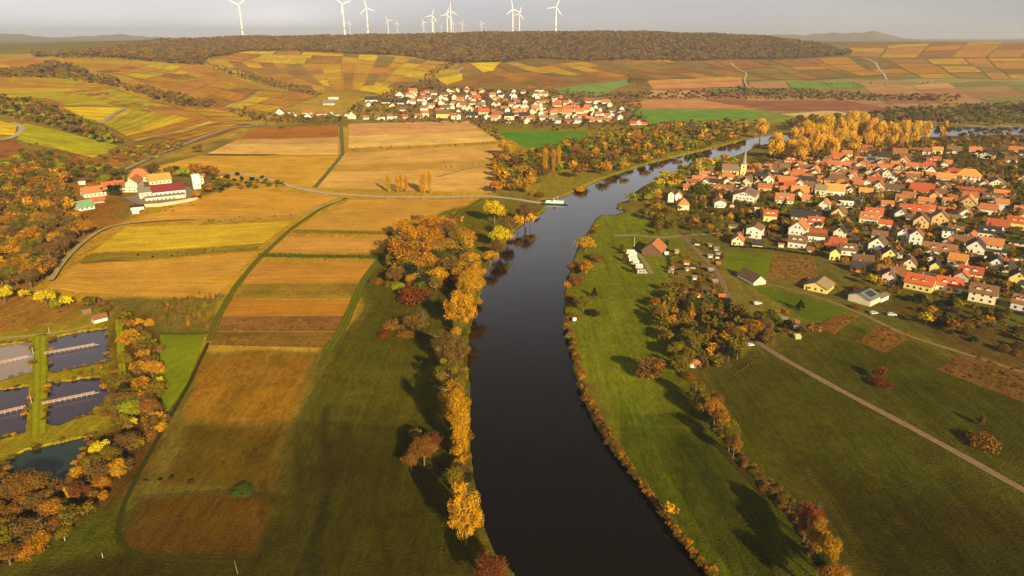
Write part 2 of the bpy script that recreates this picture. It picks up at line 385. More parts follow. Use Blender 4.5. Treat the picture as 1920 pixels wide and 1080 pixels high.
paint([(1150,770),(1330,770),(1420,880),(1560,1080),(1900,1500),(1640,1500),(1440,1200),(1180,890)], A(58, 58, 4), 5)  # same meadow, its foreground darkening put into the colour
paint([(1300,700),(1450,650),(1620,740),(1930,930),(2440,1100),(2440,1560),(1900,1500),(1560,1080),(1400,850)], A(56, 51, 3), 5)  # vignette-like dark corner painted into the turf
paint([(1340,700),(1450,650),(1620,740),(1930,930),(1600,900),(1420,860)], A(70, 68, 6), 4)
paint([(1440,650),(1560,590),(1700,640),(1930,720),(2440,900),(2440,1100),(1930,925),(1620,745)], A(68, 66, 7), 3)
paint([(1260,420),(1900,300),(2440,300),(2440,800),(1930,700),(1700,630),(1560,570),(1400,520)], A(98, 94, 28))
paint([(1240,330),(1500,280),(1900,270),(2440,290),(2440,500),(1500,560),(1280,440)], A(106, 96, 34))
paint([(1640,300),(1920,290),(1920,340),(1800,335),(1780,310)], A(150, 120, 50))
paint([(1640,560),(1760,575),(1930,620),(1930,700),(1780,660)], A(96, 78, 26))
paint([(930,235),(1400,240),(1400,262),(1215,306),(1064,364),(1010,372),(920,360),(940,300)], A(138, 122, 22))
paint([(62,560),(110,480),(200,420),(430,345),(600,236),(905,228),(945,262),(950,300),(925,368),(885,378),(745,440),(712,492),(640,600),(612,656),(395,652),(410,590),(420,560)], A(182,140,34), .4)
paint([(388,657),(612,657),(545,797),(340,795)], A(138,98,18), .5); paint([(338,797),(545,799),(498,922),(275,920)], A(94,72,7), .8)
paint([(252,936),(486,938),(464,1044),(228,1036)], A(92,64,8), .6); paint([(420,700),(480,690),(440,780),(390,790)], A(142,100,19), 4)
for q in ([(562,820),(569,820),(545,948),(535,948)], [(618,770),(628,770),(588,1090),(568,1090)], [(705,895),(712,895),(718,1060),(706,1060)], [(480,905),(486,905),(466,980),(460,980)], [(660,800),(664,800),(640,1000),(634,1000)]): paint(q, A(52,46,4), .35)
paint([(640,200),(780,205),(790,225),(660,226)], A(150, 132, 52)); paint([(660,160),(1200,160),(1220,235),(780,232)], A(140, 106, 62))
paint([(1180,200),(1440,200),(1500,225),(1240,245)], A(135, 140, 52)); paint([(1440,150),(2440,140),(2440,235),(1700,235),(1500,225)], A(150, 132, 74))
paint([(1400,262),(1480,246),(2440,232),(2440,270),(1800,272),(1500,285)], A(120, 96, 30))
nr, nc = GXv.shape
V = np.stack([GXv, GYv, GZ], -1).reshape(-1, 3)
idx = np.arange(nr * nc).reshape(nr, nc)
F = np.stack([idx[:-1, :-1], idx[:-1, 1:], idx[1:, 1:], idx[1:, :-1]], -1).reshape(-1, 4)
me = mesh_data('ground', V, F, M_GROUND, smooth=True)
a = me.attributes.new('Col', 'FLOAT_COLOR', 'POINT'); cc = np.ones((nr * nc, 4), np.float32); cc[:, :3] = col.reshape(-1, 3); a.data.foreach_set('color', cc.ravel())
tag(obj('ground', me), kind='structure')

# ------------------------------------------------------------------ water sheets
def water_sheet(name, pts, z, mat):
    me = mesh_data(name, [(p[0], p[1], z) for p in pts], [tuple(range(len(pts)))], mat)
    return tag(obj(name, me), kind='structure')
def widen(pts, d):
    c = np.array([p[:2] for p in pts]); m = c.mean(0)
    return [tuple(q + (q - m) / np.linalg.norm(q - m) * d) for q in c]
lw = np.array(wpoly(LEFT, WZ)); rw = np.array(wpoly(RIGHT, WZ))
def resample(P, n):
    d = np.concatenate([[0], np.cumsum(np.linalg.norm(np.diff(P, axis=0), axis=1))]); s = np.linspace(0, d[-1], n)
    return np.stack([np.interp(s, d, P[:, i]) for i in range(P.shape[1])], 1)
Ls, Rs = resample(lw, 240), resample(rw, 240)
dv = Rs - Ls; ln = np.linalg.norm(dv, axis=1)[:, None]
Ls, Rs = Ls - dv / ln * 1.5, Rs + dv / ln * 1.5
V = np.concatenate([Ls, Rs]); V[:, 2] = WZ
F = np.array([[i, 240 + i, 241 + i, i + 1] for i in range(239)])
tag(obj('river', mesh_data('river', V, F, M_RIVER)), kind='structure')
for (nm, _, mt), p in zip(PONDS, ponds): water_sheet('pond', widen(p, .8), WZ * .5, mt)

# ------------------------------------------------------------------ fields, vineyards and roads
def patch(name, q, c, mat, lift=None, n=10, along=0):
    """a quad of land (four photo pixels) laid on the terrain"""
    W = [np.array(px(*p)) for p in q]
    return wpatch(name, W, c, mat, lift, n, along)
def wpatch(name, W, c, mat, lift=None, n=10, along=0, extra=0):
    W = [np.array(v) for v in W]
    s = np.linspace(0, 1, n + 1)
    U, T = np.meshgrid(s, s, indexing='ij')
    G = (W[0][None, None] * ((1 - U) * (1 - T))[..., None] + W[1][None, None] * (U * (1 - T))[..., None] +
         W[2][None, None] * (U * T)[..., None] + W[3][None, None] * ((1 - U) * T)[..., None])
    Z = hz(G[..., 0], G[..., 1]); G[..., 2] = Z + np.where(Z > .02, 1.0 if lift is None else max(lift, .4), .03 if lift is None else .015) + extra
    idx = np.arange((n + 1) ** 2).reshape(n + 1, n + 1)
    F = np.stack([idx[:-1, :-1], idx[1:, :-1], idx[1:, 1:], idx[:-1, 1:]], -1).reshape(-1, 4)
    Lu = np.linalg.norm(W[1] - W[0]); Lv = np.linalg.norm(W[3] - W[0])
    if along == 0: uvv = np.stack([T * Lv, U * Lu], -1)      # rows run along the first edge
    else: uvv = np.stack([U * Lu, T * Lv], -1)
    V = G.reshape(-1, 3)
    a_, b_, c_ = V[F[0, 0]], V[F[0, 1]], V[F[0, 2]]
    if np.cross(b_ - a_, c_ - a_)[2] < 0: F = F[:, ::-1].copy()
    me = mesh_data(name, V, F, mat, uv=uvv.reshape(-1, 2)[F.ravel()])
    return tag(obj(name, me, color=c), kind='structure')
def split(name, q, nu, nv, pal, mat, n=4, seed=0, gap=.03, along=0, lift=None):
    """a block of plots: a quad cut into nu by nv uneven pieces, each its own sheet"""
    r = random.Random(seed); W = [np.array(px(*p)) for p in q]
    def cuts(k):
        c = [0] + sorted((i + r.uniform(-.28, .28)) / k for i in range(1, k)) + [1]; return c
    def pt(u, v): return W[0] * (1 - u) * (1 - v) + W[1] * u * (1 - v) + W[2] * u * v + W[3] * (1 - u) * v
    cu = cuts(nu)
    for i in range(nu):
        cv = cuts(nv)
        for j in range(nv):
            u0, u1, v0, v1 = cu[i], cu[i + 1], cv[j], cv[j + 1]
            gu = gap * (u1 - u0); gv = gap * (v1 - v0)
            c = np.array(pal[r.randrange(len(pal))]) * r.uniform(.88, 1.12)
            if mat is M_VINE: c = c * .62 + np.mean([OR, GOLD, YG, OL], axis=0) * .38
            wpatch(name, [pt(u0 + gu, v0 + gv), pt(u1 - gu, v0 + gv), pt(u1 - gu, v1 - gv), pt(u0 + gu, v1 - gv)], c, mat, lift, n, along)
YEL, YG, GOLD, OR, BR, MAR, OL, DK = (A(225,185,10,.95), A(178,165,8,.95), A(205,150,22,.9), A(195,120,38,.9), A(160,98,40,.9), A(150,72,42,.85), A(120,100,45,.9), A(98,72,44,.85))
TAN, PALE, GRN = A(205,150,78), A(222,172,86), A(110,132,40)
lo = .5
split('vineyard', [(-200,142),(330,158),(480,228),(-200,215)], 8, 5, [OR, BR, GOLD, OL, OR, YG], M_VINE, 6, 31, lift=lo)
split('vineyard', [(170,119),(392,124),(598,180),(420,206)], 8, 6, [OR, BR, OR, GOLD, OL, YEL], M_VINE, 4, 32, lift=lo)
split('vineyard', [(394,103),(642,99),(642,172),(500,160)], 8, 6, [OR, BR, GOLD, OL, OR, MAR], M_VINE, 4, 33, lift=lo)
split('vineyard', [(-100,262),(240,272),(235,318),(-100,330)], 3, 3, [OL, BR, OR, OL], M_VINE, 6, 34, lift=lo)
split('vineyard', [(862,114),(1210,106),(1230,162),(842,172)], 9, 6, [BR, OR, DK, MAR, OL], M_VINE, 4, 35, lift=lo)
split('vineyard', [(-200,115),(60,112),(180,120),(-200,132)], 4, 3, [PALE, OR, OL, GOLD], M_FIELD, 4, 36, lift=lo)
split('field', [(1225,163),(1950,152),(2100,200),(1190,206)], 8, 5, [A(175,125,72), A(150,118,62), A(128,120,58), A(190,140,84), A(160,105,66)], M_FIELD, 5, 37, gap=.01, lift=lo)
split('field', [(1700,206),(2200,200),(2200,232),(1620,228)], 5, 3, [A(132,124,58), A(150,118,62), A(110,110,44)], M_FIELD, 5, 38, gap=.01, lift=lo)
hillA = [YEL, YG, YG, GOLD, OR, BR]; hillB = [GOLD, OR, OR, BR, YEL, OL]; hillC = [BR, OR, MAR, DK, OL, GOLD]; hillD = [BR, MAR, DK, OL, OR, DK]
patch('vineyard', [(45,232),(222,275),(176,297),(32,264)], YG, M_VINE, n=12)
patch('vineyard', [(100,274),(205,286),(176,297),(98,277)], YEL, M_VINE, n=6)
patch('vineyard', [(0,228),(33,236),(28,256),(0,254)], YEL, M_VINE); patch('vineyard', [(0,268),(28,266),(72,290),(-60,300)], BR, M_VINE)
split('vineyard', [(-200,150),(205,163),(143,173),(-200,184)], 2, 4, [YEL, GOLD, OR, OR], M_VINE, 6, 3)
split('vineyard', [(78,184),(215,166),(336,202),(122,200)], 1, 1, [YG], M_VINE, 8, 1)
split('vineyard', [(150,176),(217,166),(338,202),(215,200)], 1, 3, [OR, MAR, OR], M_VINE, 8, 4)
patch('vineyard', [(118,202),(234,203),(190,233),(160,222)], YEL, M_VINE)
split('vineyard', [(192,234),(250,267),(411,230),(240,204)], 8, 1, [YG, YEL, GOLD, YEL, YG, OR], M_VINE, 10, 8, along=1)
split('vineyard', [(290,258),(360,269),(466,234),(412,232)], 6, 1, [YEL, OR, BR, GOLD, MAR], M_VINE, 6, 2, along=1)
split('vineyard', [(338,203),(398,205),(490,226),(412,229)], 1, 3, [OL, BR, GOLD], M_VINE, 6, 5)
split('vineyard', [(177,134),(255,119),(372,125),(302,156)], 4, 4, [YEL, OR, GOLD, MAR, YG], M_VINE, 4, 6)
split('vineyard', [(312,167),(385,140),(498,170),(415,203)], 3, 3, [OR, BR, OR, GOLD], M_VINE, 4, 7)
split('vineyard', [(418,202),(500,172),(598,181),(508,212)], 3, 2, [YEL, OR, OL, GOLD], M_VINE, 4, 9)
split('vineyard', [(390,108),(460,92),(648,99),(640,120)], 4, 3, [MAR, YEL, OR, BR], M_VINE, 4, 10)
split('vineyard', [(432,125),(640,117),(640,166),(548,150)], 5, 4, [GOLD, OR, YEL, OL, BR, OR], M_VINE, 4, 11)
split('vineyard', [(643,100),(850,117),(738,166),(643,170)], 6, 5, [GOLD, OR, BR, YEL, OL, OR], M_VINE, 4, 12)
patch('vineyard', [(664,166),(715,158),(752,170),(722,181)], YEL, M_VINE)
patch('vineyard', [(818,148),(866,138),(868,150),(838,160)], YEL, M_VINE)
split('vineyard', [(880,120),(1062,108),(1204,140),(1010,166)], 7, 4, [OR, BR, MAR, GOLD, OL, DK], M_VINE, 4, 13)
patch('vineyard', [(882,120),(940,117),(925,133),(905,136)], YEL, M_VINE, 1.2)
split('vineyard', [(1064,108),(1250,112),(1400,142),(1206,150)], 6, 4, hillD, M_VINE, 4, 14)
split('vineyard', [(1250,113),(1588,108),(1660,140),(1402,152)], 7, 3, hillD, M_VINE, 4, 15)
split('vineyard', [(1592,86),(2200,86),(2200,112),(1592,106)], 9, 3, [OR, BR, MAR, OR, GOLD], M_VINE, 4, 16)
split('vineyard', [(1600,108),(2200,114),(2200,150),(1670,150)], 9, 4, [OR, BR, DK, OL, GOLD, OR], M_VINE, 4, 17)
split('field', [(1206,152),(1395,140),(1398,163),(1220,168)], 1, 2, [A(190,125,70), A(200,140,60)], M_FIELD, 5, 18)
split('field', [(1402,153),(1660,152),(1700,165),(1400,166)], 4, 1, [A(185,120,70), GRN, A(180,130,75)], M_FIELD, 5, 19)
patch('field', [(1172,190),(1310,187),(1440,205),(1190,202)], A(195,130,75), M_FIELD)
patch('field', [(1320,188),(1590,190),(1700,208),(1440,208)], A(148,92,58), M_FIELD)
patch('field', [(1465,214),(1560,207),(1600,214),(1512,223)], A(212,170,100), M_FIELD, 1.2)
patch('field', [(1180,206),(1400,205),(1440,220),(1222,234)], A(112,140,42), M_GRASS)
patch('field', [(1052,174),(1170,150),(1192,152),(1125,182)], A(128,140,62), M_GRASS); patch('field', [(1040,168),(1100,158),(1140,158),(1052,178)], A(125,135,60), M_GRASS, .8)
# valley floor
split('field', [(650,233),(880,227),(938,265),(650,279)], 1, 4, [TAN, PALE, A(215,155,60), A(205,145,80)], M_FIELD, 8, 21, gap=.012)
split('field', [(646,287),(948,269),(925,362),(592,352)], 1, 3, [A(212,156,72), A(208,152,58)], M_FIELD, 8, 22, gap=.008)
split('field', [(482,240),(636,236),(636,290),(385,290)], 1, 5, [PALE, TAN, A(175,105,30), A(218,165,80)], M_FIELD, 8, 23, gap=.01)
patch('field', [(375,293),(636,293),(588,350),(262,322)], A(208,152,44), M_FIELD)
patch('field', [(440,353),(636,369),(560,402),(240,419)], A(208,146,44), M_FIELD)
split('field', [(656,373),(888,375),(742,432),(548,430)], 1, 2, [A(204,146,52), A(212,156,58)], M_FIELD, 8, 24, gap=.01)
patch('field', [(238,428),(548,415),(494,455),(168,478)], A(212,168,36), M_FIELD)
patch('field', [(162,481),(492,457),(482,470),(150,496)], A(150,120,28), M_FALLOW)
patch('field', [(142,500),(482,472),(400,560),(84,545)], A(205,145,48), M_FIELD)
patch('field', [(528,443),(746,446),(728,474),(500,472)], A(204,142,56), M_FIELD)
patch('field', [(474,491),(708,493),(674,530),(444,531)], A(192,130,42), M_FIELD)
patch('field', [(442,532),(674,531),(662,560),(424,560)], A(160,120,34), M_FALLOW)
patch('field', [(424,561),(662,562),(650,591),(410,592)], A(180,118,30), M_FIELD)
patch('field', [(411,593),(650,592),(632,622),(402,621)], A(150,96,46), M_FALLOW)
patch('field', [(402,622),(631,623),(616,652),(394,647)], A(138,98,34), M_FALLOW)
patch('field', [(300,627),(386,626),(352,718),(302,792)], A(128,132,8), M_GRASS)
patch('field', [(1362,470),(1448,476),(1438,522),(1352,500)], A(108,112,14), M_GRASS)
patch('field', [(1450,477),(1526,482),(1536,528),(1442,522)], A(142,96,42), M_FALLOW)
patch('field', [(1400,532),(1470,545),(1595,582),(1520,605)], A(92,98,12), M_GRASS)
patch('field', [(1606,640),(1654,605),(1716,628),(1660,662)], A(130,84,32), M_FALLOW)
patch('field', [(1535,612),(1575,590),(1615,590),(1562,628)], A(134,86,34), M_FALLOW)
patch('field', [(1756,692),(1815,660),(1960,705),(1960,770)], A(120,80,32), M_FALLOW)
patch('field', [(928,247),(1092,246),(1122,262),(1004,286)], A(92,130,22), M_GRASS)

BED = [A(120,86,40), A(96,66,28), A(120,108,30), A(88,84,22), A(140,104,52), A(104,60,30)]
split('garden_plot', [(1262,472),(1340,502),(1362,562),(1262,560)], 7, 9, BED, M_FALLOW, 2, 51, gap=.08, lift=0)
split('garden_plot', [(1288,442),(1358,470),(1350,505),(1345,500)], 5, 6, BED, M_FALLOW, 2, 52, gap=.08, lift=0)
LAWN = [A(112,110,22), A(92,86,24), A(112,92,34), A(96,76,30), A(126,116,30), A(86,88,20), A(104,80,34)]
split('garden_plot', [(1290,392),(1930,560),(2250,430),(1480,332)], 14, 9, LAWN, M_FALLOW, 2, 54, gap=.05, lift=0)
split('garden_plot', [(1600,330),(2200,420),(2150,290),(1650,290)], 9, 7, LAWN, M_FALLOW, 2, 55, gap=.05, lift=0)
split('garden_plot', [(1370,398),(1480,400),(1500,440),(1380,438)], 4, 2, [A(120,116,22), A(108,104,24), A(96,84,30)], M_GRASS, 2, 56, gap=.05, lift=0)
patch('lawn', [(1585,446),(1690,446),(1660,474),(1606,468)], A(140,128,26), M_GRASS)
def road(name, pts, width, c, lift=.06, extra=.35):
    W = np.array([px(*p)[:2] for p in pts])
    n = max(8, int(np.linalg.norm(np.diff(W, axis=0), axis=1).sum() / 6)); W = resample(W, min(n, 160))
    for _ in range(2): W[1:-1] = (W[:-2] + W[2:] + 2 * W[1:-1]) / 4
    d = np.gradient(W, axis=0); d /= np.linalg.norm(d, axis=1)[:, None]; nn = np.stack([-d[:, 1], d[:, 0]], 1)
    wv = width / 2 * (1 + .08 * np.sin(np.arange(len(W)) * 1.3))[:, None]
    L, R = W + nn * wv, W - nn * wv
    V = np.concatenate([L, R]); z = hz(V[:, 0], V[:, 1]); z = z + np.where(z > .02, 1.0 + extra, lift)
    m = len(W); F = np.array([[m + i, m + i + 1, i + 1, i] for i in range(m - 1)])
    uvq = np.concatenate([np.column_stack([np.zeros(m), np.arange(m)]), np.column_stack([np.ones(m), np.arange(m)])])
    me = mesh_data(name, np.column_stack([V, z]), F, M_ROAD if width >= 4 and c[0] > c[1] * 1.05 and c[0] < .45 and width > 3.9 else M_TRACK, uv=uvq[F.ravel()])
    return tag(obj(name, me, color=c), kind='structure')
GR, DIRT, TURF = (.30, .25, .19), (.34, .24, .13), A(92, 92, 14)
road('road', [(430,327),(490,335),(535,346),(575,356),(620,363),(700,368),(800,370),(905,367),(960,372),(1014,381)], 5.5, (.42,.36,.27))
road('road', [(220,327),(300,290),(380,258),(430,241),(505,236)], 5, GR)
road('road', [(1282,443),(1315,478),(1347,512),(1357,532),(1368,565),(1395,615),(1430,650),(1500,690),(1600,745),(1700,797),(1800,852),(1925,922),(2200,1080),(2500,1250)], 3.2, (.24,.16,.10))
road('path', [(1350,516),(1400,524),(1450,534),(1540,558),(1620,590),(1700,630),(1800,660),(1960,712),(2300,820)], 2.6, (.25,.17,.08), lift=.09)
road('road', [(1150,442),(1195,440),(1235,448),(1265,443),(1290,440),(1400,436),(1480,442)], 4, (.25,.19,.13), lift=.1)
road('path', [(1192,472),(1206,485),(1222,514)], 3, (.30,.22,.12), lift=.12)
road('road', [(1622,352),(1604,380),(1592,410),(1598,440),(1622,468),(1680,500),(1750,512),(1860,560),(1930,590),(2150,690)], 5, (.16,.13,.12), lift=.11)
road('road', [(1598,440),(1700,425),(1790,448),(1930,470),(2200,520)], 4.5, (.16,.13,.12), lift=.13)
road('road', [(1480,442),(1540,450),(1598,440)], 4.5, (.2,.16,.13), lift=.14)
road('path', [(650,371),(600,392),(545,430),(482,488),(440,540),(410,592),(392,640)], 3.6, A(110,98,16), lift=.08)
road('path', [(391,642),(356,718),(300,815),(250,905),(226,958),(216,1000),(218,1028),(240,1044),(330,1052),(450,1054)], 1.5, A(66,60,8), lift=.08)
road('path', [(905,372),(860,400),(760,440),(700,500),(680,530),(640,620),(612,660)], 4.5, A(100,100,16), lift=.1)
road('path', [(95,530),(122,490),(150,462),(185,436),(215,424),(300,416),(420,410),(560,402),(640,374)], 3.2, (.42,.32,.17), lift=.12)
road('path', [(590,352),(616,322),(643,288),(641,262),(640,236)], 4.5, A(105,92,20), lift=.09)
road('path', [(820,332),(870,318),(930,306)], 3, (.28,.23,.16), lift=.12)
road('path', [(190,233),(214,214),(236,204)], 6, (.34,.28,.18)); road('path', [(-40,268),(8,264),(32,256),(42,244),(38,236),(22,231)], 6, (.40,.34,.24))
road('path', [(252,268),(330,247),(410,231),(470,234)], 4.5, (.24,.18,.09)); road('path', [(418,205),(470,184),(502,171)], 5, (.36,.28,.16))
road('path', [(880,142),(858,138),(860,132),(868,127)], 6, (.45,.38,.26)); road('path', [(1402,166),(1396,150),(1400,138),(1378,126),(1370,118)], 6, (.45,.36,.26))
road('path', [(1662,150),(1650,132),(1642,118),(1618,108)], 7, (.42,.33,.24)); road('path', [(0,634),(60,630),(120,622),(165,612)], 2.4, (.40,.30,.12), lift=.1)
road('path', [(75,628),(76,700),(72,815)], 5, A(150,140,10), lift=.1); road('path', [(222,600),(228,680),(232,740)], 3, A(150,145,12), lift=.1)
road('path', [(300,625),(345,627),(390,624)], 3, A(92,92,10), lift=.1)
road('path', [(1340,830),(1395,890),(1440,935)], 1.6, A(74,52,12), lift=.1)
# ------------------------------------------------------------------ tree shapes (built once, copied)
def norm(a): return a / np.maximum(np.linalg.norm(a, axis=-1, keepdims=True), 1e-9)
def crown_arrays(kind, nf, size, seed):
    """leaf clumps spread over lobes of a crown of unit radius, z from -1 to 1"""
    r = np.random.RandomState(seed)
    if kind == 'round':
        nl = 24; d = norm(r.normal(size=(nl, 3))); d[:, 2] = np.abs(d[:, 2]) * .9 - .25 * (r.rand(nl))
        c = d * (.32 + .42 * r.rand(nl, 1)); lr = .24 + .2 * r.rand(nl)
    elif kind == 'willow':
        nl = 34; d = norm(r.normal(size=(nl, 3))); c = d * (.45 + .35 * r.rand(nl, 1)); c[:, 2] *= .95; lr = .17 + .15 * r.rand(nl)
    elif kind == 'tall':
        nl = 30; z = r.uniform(-.9, .85, nl); a = r.uniform(0, 6.3, nl); q = .62 * np.sqrt(np.clip(1 - (z * .95) ** 2, .05, 1)) * r.uniform(.35, 1.1, nl)
        c = np.stack([q * np.cos(a), q * np.sin(a), z * .85], 1); lr = .22 + .16 * r.rand(nl)
    elif kind == 'column':
        nl = 60; z = r.uniform(-1, 1, nl); a = r.uniform(0, 6.3, nl); q = .5 * (1 - np.clip(z, -1, 1) ** 4 * .75) * r.uniform(.5, 1.1, nl)
        c = np.stack([q * np.cos(a), q * np.sin(a), z * .93], 1); lr = .28 + .16 * r.rand(nl)
    elif kind == 'cone':
        nl = 70; z = r.uniform(-1, 1, nl); a = r.uniform(0, 6.3, nl); q = .85 * (1 - z) / 2
        c = np.stack([q * np.cos(a), q * np.sin(a), z * .95], 1); lr = .1 + .12 * (1 - z)
    else:  # bush
        nl = 20; d = norm(r.normal(size=(nl, 3))); d[:, 2] = np.abs(d[:, 2]) * .7; c = d * (.25 + .45 * r.rand(nl, 1)); c[:, 2] -= .45; lr = .28 + .2 * r.rand(nl)
    li = r.randint(0, nl, nf); d = norm(r.normal(size=(nf, 3)))
    rad = lr[li] * (.45 + .75 * r.rand(nf) ** .7)
    if kind == 'column': sc_ = np.array([1, 1, .5])
    elif kind == 'cone': sc_ = np.array([1, 1, .45])
    else: sc_ = np.array([1, 1, .85])
    p = c[li] + d * rad[:, None] * sc_
    nn = norm(d + .55 * r.normal(size=(nf, 3)))
    u = norm(np.cross(nn, r.normal(size=(nf, 3)))); v = np.cross(nn, u)
    s = size * (.55 + .9 * r.rand(nf, 1))
    qd = []
    for su, sv in ((-1, -1), (1, -1), (1, 1), (-1, 1)):
        qd.append(p + (su * u * (.6 + .6 * r.rand(nf, 1)) + sv * v * (.6 + .6 * r.rand(nf, 1))) * s)
    V = np.stack(qd, 1).reshape(-1, 3); F = np.arange(nf * 4).reshape(nf, 4)
    lob = .78 + .44 * r.rand(nl); br = (lob[li] * (.87 + .26 * r.rand(nf)))[:, None]
    hue = (r.rand(nl)[li] * .6 + r.rand(nf) * .4)[:, None]
    colr = br * ((1 - hue) * np.array([1.08, .93, .85]) + hue * np.array([.94, 1.08, 1.0]))
    return V.astype(np.float32), F, colr.astype(np.float32)
def trunk_mesh(kind, seed):
    """tapered trunk from the ground with limbs reaching into a crown of unit size (z 0..1 is the whole tree, radius 1 = crown radius)"""
    r = random.Random(seed); m = MB()
    m.tube((0, 0, -.02), (0, 0, .3), .085, .06, 7); m.tube((0, 0, .3), (.04, .02, .6), .06, .035, 6); m.tube((.04, .02, .6), (0, .03, .9), .035, .01, 5)
    for i in range(4 if kind == 'column' else 11):
        a = i * 2.4 + r.random(); z = r.uniform(.25, .55); z2 = z + r.uniform(.2, .36); q = r.uniform(.45, .8) * (.5 if kind == 'column' else 1)
        b = (q * .5 * math.cos(a), q * .5 * math.sin(a), (z + z2) / 2 + .03); e = (q * math.cos(a), q * math.sin(a), z2)
        m.tube((0, 0, z), b, .03, .018, 5); m.tube(b, e, .018, .006, 4)
        for k in range(3):
            a2 = a + r.uniform(-.8, .8); q2 = r.uniform(.7, 1.0) * (.5 if kind == 'column' else 1)
            m.tube(b, (q2 * math.cos(a2), q2 * math.sin(a2), min(.93, z2 + r.uniform(-.05, .12))), .012, .004, 3)
    return m.mesh('trunk', M_BARK)
KINDS = ('round', 'willow', 'tall', 'column', 'cone', 'bush')
NEAR, MID = {}, {}
for i, kd in enumerate(KINDS):
    for q in range(3):
        V, F, c = crown_arrays(kd, 7600, .0255, 100 + i * 10 + q); NEAR[kd, q] = mesh_data('leaves', V, F, M_LEAF, c)
        V, F, c = crown_arrays(kd, 2900, .041, 200 + i * 10 + q); MID[kd, q] = mesh_data('leaves', V, F, M_LEAF, c)
LOW = {kd: [crown_arrays(kd, 260, .115, 300 + i * 10 + q) for q in range(4)] for i, kd in enumerate(KINDS)}
TINY = {kd: [crown_arrays(kd, 60, .23, 400 + i * 10 + q) for q in range(5)] for i, kd in enumerate(KINDS)}
TRUNKS = {kd: [trunk_mesh(kd, i * 7 + q) for q in range(2)] for i, kd in enumerate(KINDS)}

TC = {  # leaf colours
    'straw': A(228,168,44,1.0), 'gold': A(212,150,22,.8), 'yellow': A(222,190,14,.85), 'lime': A(170,165,18,.7), 'green': A(95,98,24,.75), 'dark': A(58,62,24,.7), 'orange': A(190,122,26,.8),
    'rust': A(150,98,32,.8), 'red': A(134,70,28,.8), 'brown': A(136,98,40,.75), 'olive': A(140,116,22,.75), 'amber': A(186,126,22,.8), 'mauve': A(108,76,44,.75)}
TREES = []      # dict(x, y, z, h, r, colour, kind)
TALL = {'on the west bank of the river': 1.4, 'in the row of trees along the meadow ditch': 1.8, 'on the western meadow': 1.2, 'in the tall stand beyond the village': 1.15}
def tree_px(x, y, wpx, colour, kind='round', hpx=None, area=None):
    """x, y: centre of the blob seen in the photo, wpx its width"""
    hpx = hpx or wpx * 1.15
    top = y - hpx * .56; wpx *= .95 if colour == 'straw' else 1.15
    if kind not in ('bush', 'column'): hpx *= TALL.get(area, 1)
    X, Y, Z = px(x, top + hpx * .98)
    m = mpp(X, Y, Z); e = elev_angle(y); wm = wpx * m
    h = max((hpx * m - .35 * wm * math.sin(e)) / math.cos(e), wm * (.8 if kind != 'bush' else .45))
    TREES.append(dict(x=X, y=Y, z=Z, h=h, r=wm / 2, c=colour, k=kind, a=area))
def T(lst, area):
    for q in lst: tree_px(*q, area=area) if len(q) < 6 else tree_px(*q[:6], area=area)
def fill(poly, spacing, hr, pal, kinds, area, seed=1, squash=.55, keep=1.0, avoid=None):
    """a stand of trees: jittered spacing over an area given by photo pixels"""
    W = wpoly(poly); xs = [p[0] for p in W]; ys = [p[1] for p in W]; r = np.random.RandomState(seed)
    X, Y = np.meshgrid(np.arange(min(xs), max(xs), spacing), np.arange(min(ys), max(ys), spacing))
    X = X.ravel() + r.uniform(-.45, .45, X.size) * spacing; Y = Y.ravel() + r.uniform(-.45, .45, Y.size) * spacing
    ok = inpoly(X, Y, W) & ~inpoly(X, Y, river) & (r.rand(X.size) < keep)
    if avoid is not None: ok &= ~avoid(X, Y)
    X, Y = X[ok], Y[ok]; Z = hz(X, Y)
    for a, b, c in zip(X, Y, Z):
        h = hr[0] + (hr[1] - hr[0]) * r.rand(); kd = kinds[r.randint(len(kinds))]
        TREES.append(dict(x=a, y=b, z=float(c), h=h, r=h * squash * r.uniform(.8, 1.15) * (.35 if kd == 'column' else .6 if kd == 'cone' else 1), c=pal[r.randint(len(pal))], k=kd, a=area))
r0 = random.Random(21)
# the western bank of the river, near to far
T([(874,950,60,'gold','willow',88),(853,888,34,'olive','round',34),(876,892,26,'dark','round',26),(864,808,38,'gold','column',126),(851,742,66,'amber','willow',66),
   (848,692,60,'olive','willow',58),(833,640,54,'brown','willow',52),(858,644,46,'brown','willow',44),(864,570,56,'gold','willow',62),(884,528,48,'gold','round',54),(872,548,34,'amber','round',34),
   (882,492,48,'gold','willow',46),(920,478,28,'gold','round',26),(934,462,28,'brown','round',26),(938,437,36,'yellow','round',36),(951,420,34,'brown','round',32),
   (927,389,38,'yellow','round',38),(942,398,20,'gold','round',20),(985,393,34,'brown','round',34),(994,408,22,'gold','round',20),(971,412,24,'gold','round',22),(958,440,16,'amber','bush',14),
   (1004,398,16,'amber','bush',14),(922,1062,62,'red','round',60),(905,1030,22,'rust','bush',22),(903,505,20,'gold','bush',18),(895,560,20,'amber','bush',20)], 'on the west bank of the river')
for i in range(30):       # lower growth filling the river bank
    f = i / 29; bx = np.interp(f, [0,.15,.3,.45,.6,.8,1], [880,868,852,846,858,868,862]); by = 510 + f * 400
    tree_px(bx + r0.uniform(-10, 8), by, r0.uniform(22, 34), r0.choice(['olive','brown','amber','gold','rust']), 'round', r0.uniform(22, 32), area='on the west bank of the river')
